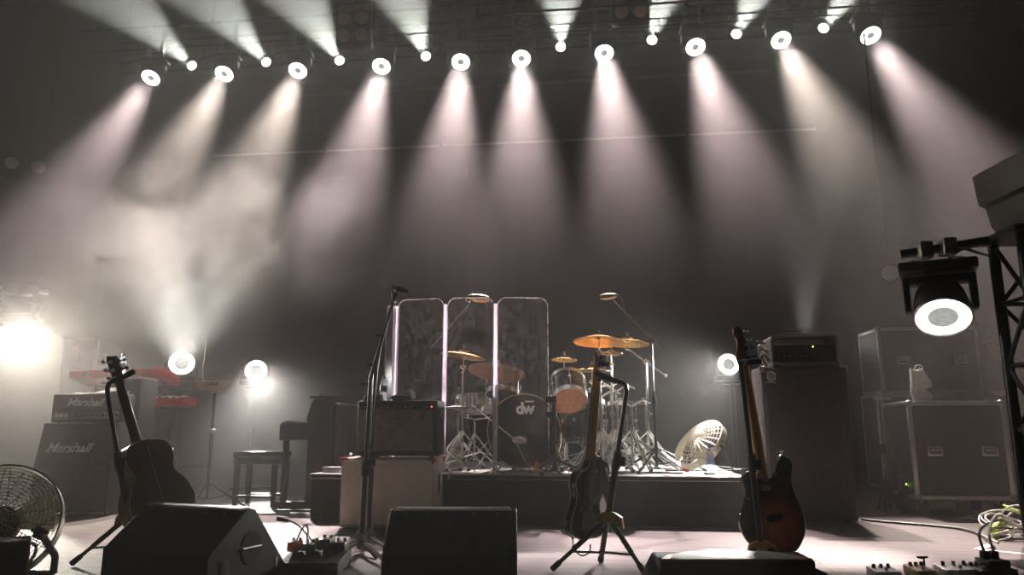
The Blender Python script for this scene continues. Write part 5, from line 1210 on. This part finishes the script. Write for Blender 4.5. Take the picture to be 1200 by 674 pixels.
# pedalboard
pa, pb = GZ(336,668), GZ(404,668); c = (pa+pb)/2
t = T('pedal_board', 'black pedal board on the floor between sideways wedge and microphone stands', 'pedal board', (c.x,c.y,0), rz=YAW)
w = (pb-pa).length
G().prism([(-.16,.004),(-.16,.062),(.16,.098),(.16,.004)], -w/2, w/2, XZ, bev=.006).out('frame', 'black_paint', t)
g = G(); textmesh(g, 'POWER', .030, Matrix.Translation((.075,-.1615,.042)) @ FRONT, .0008); g.box((.138,-.1615,.042), (.018,.002,.02)); g.out('lettering', 'logo_silver', t)
G().box((0,-.162,.062), (w-.01,.006,.006)).out('front_edge', 'dull_metal', t)
bz_ = lambda y: .062+.036*(y+.16)/.32+.002
Mt = WM[t]
for i, (x, y, cx_, cy_, cz_, m_, lab) in enumerate(((-.125,.03,.06,.10,.05,'orange','orange effect pedal on the black pedal board'),(-.055,.05,.07,.11,.035,'dull_metal','grey effect pedal beside the orange pedal'),(.035,.06,.07,.11,.055,'panel_gold','brown effect pedal with lime plug beside it on the pedal board'),(.115,.04,.075,.12,.045,'black_plastic','black effect pedal at the end of the pedal board'))):
    q = Mt @ V((x,y,bz_(y+cy_/2)+.002)); p_ = T('effect_pedal', lab, 'effect pedal', q, rz=YAW, group='effect pedals on the pedal board')
    G().box((0,0,cz_/2), (cx_,cy_,cz_), bev=.005).out('body', m_, p_)
    for kx in (-.018,.018): G().cyl((kx,.03,cz_), (kx,.03,cz_+.014), .008, n=10).out('knob', 'black_plastic', p_)
    G().cyl((0,-.03,cz_), (0,-.03,cz_+.010), .009, n=10).out('foot_switch', 'steel', p_)
q = Mt @ V((-.008,.02,.10)); tag(G().cyl(q, q+V((0,.0,.06)), .010, n=10).out('jack_plug', 'lime'), 'lime green jack plug standing between pedals on the pedal board', 'plug')
q = W(331,609,4.15); t = T('gooseneck_lamp', 'small black gooseneck over the pedal board', 'lamp', Mt @ V((-.1,.1,.1)))
G().tube(spline([q+V((-.02,0,.0)), q+V((.05,0,-.01)), W(352,618,4.1), W(366,634,4.05), Mt @ V((.02,.02,.11))],6,False), .004, 6).out('neck', 'black_metal', t, True); G().cyl(q+V((-.03,0,.004)), q+V((.035,0,-.006)), .013, .010).out('lamp_head', 'black_plastic', t, True)
tag(G().tube(spline([Mt @ V((-.12,-.05,.10)), W(348,632,4.0), W(356,617,4.05), W(361,620,4.05), W(360,636,4.02), Mt @ V((-.02,.05,.12))],6,False), .005, 6).out('patch_cable', 'dull_metal'), 'cable arching above the pedal board', 'cable')

# pedals at the bottom edge on the other side
def small_pedal(px, py, d, size, m, label, extra=0):
    p = GZ(px, py); t = T('effect_pedal', label, 'effect pedal', (p.x,p.y,0), rz=YAW+R_(6), group='effect pedals at the stage lip')
    G().prism([(-size[1]/2,.003),(-size[1]/2,size[2]*.7),(size[1]/2,size[2]),(size[1]/2,.003)], -size[0]/2, size[0]/2, XZ, bev=.005).out('body', m, t)
    for kx in (-.3,0,.3): G().cyl((kx*size[0],size[1]*.2,size[2]*.9), (kx*size[0],size[1]*.2,size[2]+.014), .009, n=10).out('knob', 'black_plastic' if kx else 'panel_gold', t)
    G().cyl((0,-size[1]*.25,size[2]*.78), (0,-size[1]*.25,size[2]*.78+.014), .009, n=10).out('foot_switch', 'steel', t)
    return t
small_pedal(1036, 676, 3.7, (.13,.10,.045), 'white_plastic', 'small white effect pedal at the bottom edge next to the tan pedal')
tt = small_pedal(1078, 675, 3.7, (.10,.12,.05), 'tan', 'tan effect pedal with raised black handle at the bottom edge')
G().tube([(.03,.0,.05),(.03,.0,.085),(-.005,.0,.09),(.05,-.0,.09)], .006, 6).out('handle', 'black_plastic', tt)
small_pedal(1122, 675, 3.7, (.19,.11,.055), 'silver_paint', 'wide silver effect pedal at the bottom edge with brass knob')
small_pedal(1149, 676, 3.7, (.09,.12,.055), 'black_plastic', 'black effect pedal between the wide silver pedal and the plug box')
p = GZ(1165, 676); t = T('plug_box', 'black plug box at the bottom edge with two cables rising from it', 'power box', (p.x,p.y,0), rz=YAW)
G().box((0,0,.045), (.11,.12,.084), bev=.006).out('body', 'black_plastic', t)
for x in (-.035,.012): G().box((x,0,.105), (.035,.04,.04), bev=.006).out('plug', 'rubber', t)
G().box((.085,.02,.02), (.07,.06,.035), bev=.004).out('side_block', 'black_plastic', t)
random.seed(11)
P0 = WM[t] @ V((.012,0,.12))
pc = GZ(1196, 632)
pile = [  # (centre offset, radii, tilt, start angle, turns, material)
 ((.02,.05), (.26,.17), .16, .3, 1.25, 'cable_white'), ((.05,.0), (.22,.20), .11, 1.6, 1.4, 'cable_black'), ((-.02,-.04), (.19,.14), .13, 2.7, 1.2, 'cable_white'),
 ((.08,.10), (.24,.13), .20, 3.5, 1.1, 'cable_white'), ((.0,-.08), (.27,.10), .05, 4.4, 1.3, 'cable_black'), ((.10,.02), (.17,.19), .17, 5.2, 1.3, 'lime'), ((-.05,.06), (.15,.16), .09, .9, 1.5, 'cable_white'),
]
for i, (of, rd_, tz, a0, tn, m_) in enumerate(pile):
    q = []; n_ = int(12*tn)
    for k_ in range(n_+1):
        a = a0 + 2*PI*tn*k_/n_; ff = 1 - .25*k_/n_
        q.append(pc + V((of[0]+rd_[0]*ff*math.cos(a), of[1]+rd_[1]*ff*math.sin(a), .010+.007*i + tz*(.5+.5*math.sin(a*1.0+i))*(1 if 0 < k_ < n_ else .15))))
    q.append(q[-1]*1 + V((.12*math.cos(a0), .10*math.sin(a0+1), 0))); q[-1].z = .009
    col_ = {'cable_white':'white','cable_black':'black','lime':'lime'}[m_]
    tag(G().tube(spline(q,4,False), .0062, 7).out('stage_cable', m_), 'lime cable coiled in the pile beside the truss tower' if m_ == 'lime' else f'{col_} cable coiled in the tangled pile by the truss tower', 'cable', None if m_ == 'lime' else f'{col_} cables in the tangled pile')
for i, (m_, lab) in enumerate((('cable_white','white cable rising out of the plug box'),('cable_black','black cable rising out of the plug box'))):
    q = [P0 + V((-.045*i,0,0)), P0+V((-.045*i,.02,.10)), P0.lerp(pc,.35)+V((0,.03,.17-.03*i)), P0.lerp(pc,.75)+V((.03,.06*i,.10)), pc+V((.05,.06-.1*i,.05)), pc+V((.22,.04-.1*i,.012))]
    tag(G().tube(spline(q,7,False), .0068, 7).out('stage_cable', m_), lab, 'cable')
p = GZ(1172, 632); t = T('tape_roll', 'roll of lime green tape standing in the cable pile', 'tape roll', (p.x,p.y,0), rz=R_(30)); Mq = Matrix.Translation((0,0,.062)) @ Matrix.Rotation(PI/2,4,'X')
G().lathe([(.04,-.024),(.06,-.024),(.06,.024),(.04,.024)], Mq, 28, closed=True).out('tape', 'lime', t); G().lathe([(.036,-.025),(.040,-.025),(.040,.025),(.036,.025)], Mq, 28, closed=True).out('core', 'pale_wood', t)
q = [GZ(px,py,.009) for px, py in ((1010,609),(1040,612),(1090,616),(1125,620),(1150,628),(1165,642))]
tag(G().tube(spline(q,8,False), .009, 8).out('stage_cable', 'cable_black'), 'long black cable curving from the bass cabinet to the plug box', 'cable')
q = [v+V((0.02,.03,.0)) for v in q[:-1]] + [GZ(1170,636,.009)]
tag(G().tube(spline(q,8,False), .006, 8).out('stage_cable', 'cable_white'), 'long pale cable lying alongside the black one from the bass cabinet', 'cable')
def tape(pts, w, label):
    c = [GZ(*q, 0.0015) for q in pts]; g = G()
    for a, b in zip(c, c[1:]):
        d = (b-a); L = d.length; d.normalize(); g.box((a+b)/2, (L+w*.6, w, .002), Matrix((d, V((0,0,1)).cross(d), V((0,0,1)))).transposed())
    tag(g.out('floor_tape', 'tape_white'), label, 'tape', None)
tape([(1230,652),(1146,644),(1160,638.5)], .045, 'white tape corner stuck on the floor at the photo edge')
tape([(1230,614),(1130,606.5),(1150,603)], .04, 'dull white tape outline on the floor behind the cable pile')

# ================================================================== CASES AND PERSON AT THE SIDE
def flight_case(label, x0, x1, y, dep, z0, z1, feet=None, latches=True, group='black flight cases with metal edges', panel='case_panel'):
    t = T('flight_case', label, 'flight case', ((x0+x1)/2, y+dep/2, z0 if feet is None else 0), group=group); cx, cy_ = (x0+x1)/2, y+dep/2
    w, h = x1-x0, z1-z0
    G().box((cx,cy_,(z0+z1)/2), (w-.012,dep-.012,h-.012)).out('panel_body', panel, t, True)
    e = .036
    for x in (x0+e/2-.002, x1-e/2+.002):
        for yy in (y+.012, y+dep-.012): G().box((x,yy,(z0+z1)/2), (e,.03,h), bev=.004).out('edge_rail', 'case_edge', t, True)
    for z in (z0+e/2-.002, z1-e/2+.002):
        for yy in (y+.012, y+dep-.012): G().box((cx,yy,z), (w,.03,e), bev=.004).out('edge_rail', 'case_edge', t, True)
        for x in (x0+.012, x1-.012): G().box((x,cy_,z), (.03,dep,e), bev=.004).out('edge_rail', 'case_edge', t, True)
    for x in (x0,x1):
        for z in (z0,z1):
            G().ball((x+(.02 if x==x0 else -.02), y+.018, z+(.02 if z==z0 else -.02)), (.036,.03,.036), 12).out('ball_corner', 'dull_metal', t, True)
    if latches:
        for x in (x0+w*.24, x1-w*.20):
            l = G().box((x,y-.002,z0+h*.49), (.13,.012,.085), bev=.004).out('handle_dish', 'case_edge', t, True); G().box((x,y-.006,z0+h*.49), (.10,.012,.055), bev=.004).out('handle_recess', 'dull_dark', l, True); G().box((x,y-.013,z0+h*.50), (.085,.012,.020), bev=.005).out('handle_grip', 'dull_metal', l, True)
    if feet is not None:
        for x in (x0+.09, x1-.09, cx):
            for yy in (y+.09, y+dep-.09):
                if x == cx and yy > y+.2: continue
                c_ = G().cyl((x-.02,yy,z0/2+.002), (x+.02,yy,z0/2+.002), z0/2, n=20).out('caster', 'rubber', t, True); G().box((x,yy,z0-.02), (.07,.08,.03)).out('caster_plate', 'dull_metal', c_, True)
    return t
dc = 6.45; x0 = W(1071,530,dc).x; x1 = W(1180,530,dc).x; yc = W(1120,530,dc).y; z0 = W(1120,585,dc).z; z1 = W(1120,470,dc).z
flight_case('large black flight case with two metal handles beside the truss tower', x0, x1, yc, .62, z0, z1, feet=True)
x0u = W(1033,420,8.0).x; x1u = W(1146,420,8.0).x; yu = W(1090,420,8.0).y; zu0 = W(1090,461,8.0).z; zu1 = W(1090,382,8.0).z
flight_case('upper flight case lit by the hanging moving head, stacked behind the large case', x0u, x1u, yu, .6, zu0, zu1, latches=True)
flight_case('lower flight case mostly hidden behind the large case and cable stands', x0u-.02, x1u+.03, yu+.01, .62, .11, zu0-.004, feet=True, latches=False)
p = W(1094,450,6.6); t = T('crumpled_bag', 'pale crumpled bag standing on the large flight case', 'bag', (p.x, yc+.30, z1)); hb = W(1094,430,6.7).z-z1
k = hb/.285
g = G(); g.prism([(x, z*k) for x, z in ((-.075,0),(-.088,.10),(-.082,.20),(-.085,.285),(-.02,.275),(.03,.288),(.045,.23),(.088,.18),(.08,.125),(.04,.105),(.072,.06),(.075,0))], -.055, .055, FRONT, bev=.022, seg=3)
for v in g.bm.verts: v.co += V((.010*math.sin(v.co.z*60+v.co.y*40), .014*math.sin(v.co.z*45+v.co.x*50), .006*math.sin(v.co.x*70)*(v.co.z > .05)))
g.out('body', 'white_cloth', t); G().tube(spline([(-.04,-.01,hb),(-.03,-.02,hb+.03),(.02,-.02,hb+.025),(.03,-.01,hb)],4,False), .004, 6).out('carry_loop', 'white_cloth', t)
for k, (px, d, py1) in enumerate(((1029,6.9,468),(1043,7.0,476),(1056,6.8,480))):
    b = V((W(px+6,540,d).x, W(px+6,540,d).y, 0)); tp = V((b.x,b.y,W(px,py1,d).z)); t = T('folded_stand', ('folded dark stand standing next to the bass cabinet','middle folded dark stand between bass cabinet and flight case','folded dark stand leaning nearest the large flight case')[k], 'microphone stand', b, group='folded stands between the bass cabinet and the cases')
    G().cyl(b+V((0,0,.08)), tp, .016).out('tube', 'dull_metal' if k == 0 else 'black_metal', t, True); G().cyl(b+V((.03,.02,.2)), tp-V((-.03,-.02,.2)), .010).out('boom_arm', 'dull_metal', t, True); tripod(t, b, .30, .10, 'black_metal', .010, k, False)
    G().lathe([(0,-.04),(.024,-.04),(.026,.04),(0,.04)], Matrix.Translation(b.lerp(tp,.55)), 12).out('clutch', 'rubber', t, True)
    if k < 2: G().box(tp+V((.03,-.02,.012)), (.14,.06,.022), bev=.006).out('mount_bar', 'steel', t, True)
for k, pts in enumerate(([(1052,520),(1047,545),(1042,575),(1045,598)],[(1062,500),(1066,530),(1060,560),(1066,596)])):
    tag(G().tube(spline([W(px,py,6.7) for px, py in pts],6,False), .008, 7).out('hanging_cable', 'cable_black'), ('dark cable hanging from the folded stands, curving inward','dark cable hanging straight beside the large flight case')[k], 'cable')
q = W(1060,560,6.66); G_ = T('connector_box', 'small black box with tiny green lights beside the large flight case', 'connector box', V((q.x,q.y,0)))
G().box((0,0,.16), (.10,.10,.31), bev=.008).out('body', 'black_plastic', G_); G().ball((-.01,-.053,.255), .007, 8).out('green_light', 'led_tiny_green', G_); G().ball((.012,-.053,.24), .007, 8).out('green_light', 'led_tiny_green', G_)

def skin(name, edges_pts, m, parent, sub=2):
    # edges_pts: dict name->(pos, r), list of edges, root
    pts, edges, root = edges_pts; nm = list(pts); me = bpy.data.meshes.new(name); inv = WM[parent].inverted()
    me.from_pydata([tuple(inv @ V(pts[k][0])) for k in nm], [(nm.index(a), nm.index(b)) for a, b in edges], [])
    o = bpy.data.objects.new(name, me); C.objects.link(o); md = o.modifiers.new('skin', 'SKIN'); md.use_smooth_shade = True
    for i, k in enumerate(nm):
        r = pts[k][1]; sv = me.skin_vertices[0].data[i]; sv.radius = (r,r) if not isinstance(r, tuple) else r; sv.use_root = (k == root)
    s_ = o.modifiers.new('sub', 'SUBSURF'); s_.levels = sub; s_.render_levels = sub
    bpy.context.view_layer.update()
    dm = bpy.data.meshes.new_from_object(o.evaluated_get(bpy.context.evaluated_depsgraph_get())); bpy.data.objects.remove(o)
    dm.name = name; dm.materials.clear(); dm.materials.append(MATS[m]); o = bpy.data.objects.new(name, dm); C.objects.link(o); o.parent = parent; WM[o] = WM[parent]; return o
dp = 7.55; b = W(1186,500,dp); b.z = 0
t = T('person', 'person in dark clothes and cap holding a phone behind the truss tower', 'person', b)
P = lambda x, y, z: b + V((x, y, z))
hand = W(1156,459,dp); hand = V((hand.x, b.y-.15, hand.z))
body = {'pelvis':(P(.02,0,.92),.125),'belly':(P(.01,0,1.08),.125),'chest':(P(0,0,1.28),.14),'neck0':(P(-.01,0,1.43),.06),'neck':(P(-.025,0,1.475),.056),'jaw':(P(-.05,0,1.535),.082),'skull':(P(-.04,0,1.615),.094),'crown':(P(-.03,0,1.675),.066),
 'shR':(P(0,-.17,1.38),.06),'elR':(P(-.01,-.26,1.12),.045),'wrR':(hand+V((.075,-.01,-.03)),.028),'palmR':(hand+V((.03,0,-.005)),.032),
 'shL':(P(0,.17,1.38),.06),'elL':(P(.03,.23,1.12),.044),'wrL':(P(-.02,.22,.90),.028),'palmL':(P(-.03,.22,.83),.03),
 'hipR':(P(.02,-.095,.88),.085),'knR':(P(-.02,-.10,.50),.058),'caR':(P(.0,-.10,.36),.056),'anR':(P(.03,-.10,.09),.036),'heR':(P(.03,-.10,.045),.036),'toR':(P(-.15,-.115,.03),.028),
 'hipL':(P(.02,.095,.88),.085),'knL':(P(.0,.10,.50),.058),'caL':(P(.03,.10,.36),.056),'anL':(P(.06,.10,.09),.036),'heL':(P(.06,.10,.045),.036),'toL':(P(-.12,.115,.03),.028)}
ed = [('pelvis','belly'),('belly','chest'),('chest','neck0'),('neck0','neck'),('neck','jaw'),('jaw','skull'),('skull','crown'),('chest','shR'),('shR','elR'),('elR','wrR'),('wrR','palmR'),('chest','shL'),('shL','elL'),('elL','wrL'),('wrL','palmL')]
for s_ in 'RL': ed += [('pelvis','hip'+s_),('hip'+s_,'kn'+s_),('kn'+s_,'ca'+s_),('ca'+s_,'an'+s_),('an'+s_,'he'+s_),('he'+s_,'to'+s_)]
bo = skin('body', (body, ed, 'pelvis'), 'skin', t)
for i in range(4):   # fingers curled round the phone
    q0 = hand+V((.012,-.026+.0,.02-.013*i)); skin('finger', ({'a':(q0+V((.02,.01,0)),.009),'b':(q0+V((-.012,-.006,0)),.0085),'c':(q0+V((-.030,.004,-.001)),.008),'d':(q0+V((-.034,.022,-.002)),.007)},[('a','b'),('b','c'),('c','d')],'a'), 'skin', t, 1)
skin('thumb', ({'a':(hand+V((.03,.012,.015)),.011),'b':(hand+V((.012,.026,.032)),.010),'c':(hand+V((-.008,.024,.045)),.0085)},[('a','b'),('b','c')],'a'), 'skin', t, 1)
def loft(g, rings, n=20):
    L_ = [[g.bm.verts.new(P(cx+ax_*math.cos(2*PI*k_/n), cy+ay_*math.sin(2*PI*k_/n), z)) for k_ in range(n)] for z, cx, cy, ax_, ay_ in rings]
    for A, B in zip(L_, L_[1:]):
        for k_ in range(n): g.bm.faces.new((A[k_],A[(k_+1)%n],B[(k_+1)%n],B[k_]))
    g.bm.faces.new(L_[0][::-1]); g.bm.faces.new(L_[-1])
g = G(); loft(g, [(.84,.02,0,.150,.190),(.90,.02,0,.153,.190),(1.0,.015,0,.150,.182),(1.12,.01,0,.150,.180),(1.25,.0,0,.150,.192),(1.34,.0,0,.135,.195),(1.40,-.002,0,.105,.155),(1.435,-.01,0,.078,.09),(1.445,-.012,0,.070,.076)])
for s_ in 'RL':
    a_, b_ = body['sh'+s_][0], body['el'+s_][0]; sg_ = -1 if s_ == 'R' else 1
    g.tube([a_+V((0,-sg_*.05,.0)), a_+V((0,sg_*.01,-.005)), a_.lerp(b_,.35), a_.lerp(b_,.85)], [.075,.078,.074,.072], 14)
g.out('shirt', 'dark_shirt', t, True)
g = G(); loft(g, [(.70,.02,0,.10,.12),(.76,.02,0,.140,.180),(.86,.02,0,.148,.186),(.95,.02,0,.140,.172)])
for s_ in 'RL':
    a_, b_ = body['hip'+s_][0], body['kn'+s_][0]; g.tube([a_+V((0,0,.02)), a_.lerp(b_,.5), a_.lerp(b_,.98)], [.105,.10,.092], 16)
g.out('shorts', 'dark_shirt', t, True)
for s_ in 'RL':
    a_, h_, t_ = body['an'+s_][0], body['he'+s_][0], body['to'+s_][0]
    skin('shoe', ({'a':(a_+V((0,0,-.01)),.042),'h':(h_,.044),'m':(h_.lerp(t_,.5),.042),'t':(t_+V((-.02,0,0)),.032)},[('a','h'),('h','m'),('m','t')],'a'), 'black_plastic', t)
    skin('sock', ({'a':(a_+V((0,0,.03)),.041),'b':(a_+V((0,0,.09)),.043)},[('a','b')],'a'), 'dark_shirt', t)
hd = body['skull'][0]
g = G(); g.ball(hd+V((-.088,0,-.025)), (.016,.013,.022), 8); g.out('nose', 'skin', t, True)
g = G()
for s_ in (-1,1): g.ball(hd+V((-.080,s_*.033,.0)), (.008,.012,.008), 8)
g.out('eyes', 'hair', t, True).name = 'eye_pair'
G().box(hd+V((-.086,0,-.065)), (.012,.045,.007), bev=.003).out('mouth', 'terracotta', t, True)
for s_ in (-1,1): G().ball(hd+V((.005,s_*.088,-.015)), (.02,.010,.03), 8).out('ear', 'skin', t, True)
g = G(); g.lathe([(.098,0.0),(.10,.03),(.085,.075),(.04,.10),(0,.105)], Matrix.Translation(hd+V((.005,0,.01))), 24); g.out('cap', 'dark_shirt', t, True)
G().prism(spline([(-.07,-.07,0),(-.14,-.055,0),(-.165,0,0),(-.14,.055,0),(-.07,.07,0)],4), 0, .006, Matrix.Translation(hd+V((0,0,.015))), bev=.002).out('cap_brim', 'dull_metal', t, True)
g = G(); g.ball(hd+V((.045,0,-.03)), (.055,.085,.06), 12); g.out('hair', 'hair', t, True)
ph = T('mobile_phone', 'pale mobile phone held in the hand of the person behind the truss', 'phone', hand+V((-.022,0,.0)), rot=(0,R_(12),0))
G().box((0,0,0), (.012,.075,.15), bev=.004).out('body', 'phone_glass', ph); G().box((-.0065,0,0), (.001,.068,.138)).out('screen', 'black_gloss', ph)
# ================================================================== SMOKE
def smoke():
    m = bpy.data.materials.new('smoke'); m.use_nodes = True; nt = m.node_tree; nt.nodes.clear(); MATS['smoke'] = m
    o = nt.nodes.new('ShaderNodeOutputMaterial'); v = nt.nodes.new('ShaderNodeVolumeScatter'); v.inputs['Anisotropy'].default_value = .2
    tc = nt.nodes.new('ShaderNodeTexCoord'); n = nt.nodes.new('ShaderNodeTexNoise'); n.inputs['Scale'].default_value = 1.15; n.inputs['Detail'].default_value = 5; n.inputs['Roughness'].default_value = .55; n.inputs['Distortion'].default_value = .6
    nt.links.new(tc.outputs['Object'], n.inputs['Vector'])
    r = nt.nodes.new('ShaderNodeMapRange'); r.inputs['From Min'].default_value = .42; r.inputs['From Max'].default_value = .72; nt.links.new(n.outputs['Fac'], r.inputs['Value'])
    sc_ = nt.nodes.new('ShaderNodeVectorMath'); sc_.operation = 'MULTIPLY'; sc_.inputs[1].default_value = (1/SMX, 1/SMY, 1/SMZ); nt.links.new(tc.outputs['Object'], sc_.inputs[0])
    ln = nt.nodes.new('ShaderNodeVectorMath'); ln.operation = 'LENGTH'; nt.links.new(sc_.outputs[0], ln.inputs[0])
    fo = nt.nodes.new('ShaderNodeMapRange'); fo.interpolation_type = 'SMOOTHSTEP'; fo.inputs['From Min'].default_value = 1.0; fo.inputs['From Max'].default_value = .25; fo.inputs['To Min'].default_value = 0; fo.inputs['To Max'].default_value = 1; nt.links.new(ln.outputs['Value'], fo.inputs['Value'])
    mu = nt.nodes.new('ShaderNodeMath'); mu.operation = 'MULTIPLY'; nt.links.new(r.outputs[0], mu.inputs[0]); nt.links.new(fo.outputs[0], mu.inputs[1])
    m2 = nt.nodes.new('ShaderNodeMath'); m2.operation = 'MULTIPLY'; m2.inputs[1].default_value = SMOKE; nt.links.new(mu.outputs[0], m2.inputs[0])
    nt.links.new(m2.outputs[0], v.inputs['Density']); nt.links.new(v.outputs[0], o.inputs['Volume'])
    c = W(228, 270, 8.3); g = G(); g.ball((0,0,0), (SMX,SMY,SMZ), 32); ob = g.out('smoke_cloud', 'smoke'); ob.location = c
    tag(ob, 'pale drifting smoke cloud in the air above the red keyboards', 'smoke', kind='stuff')
SMX, SMY, SMZ = 2.3, 1.3, 1.5
smoke()
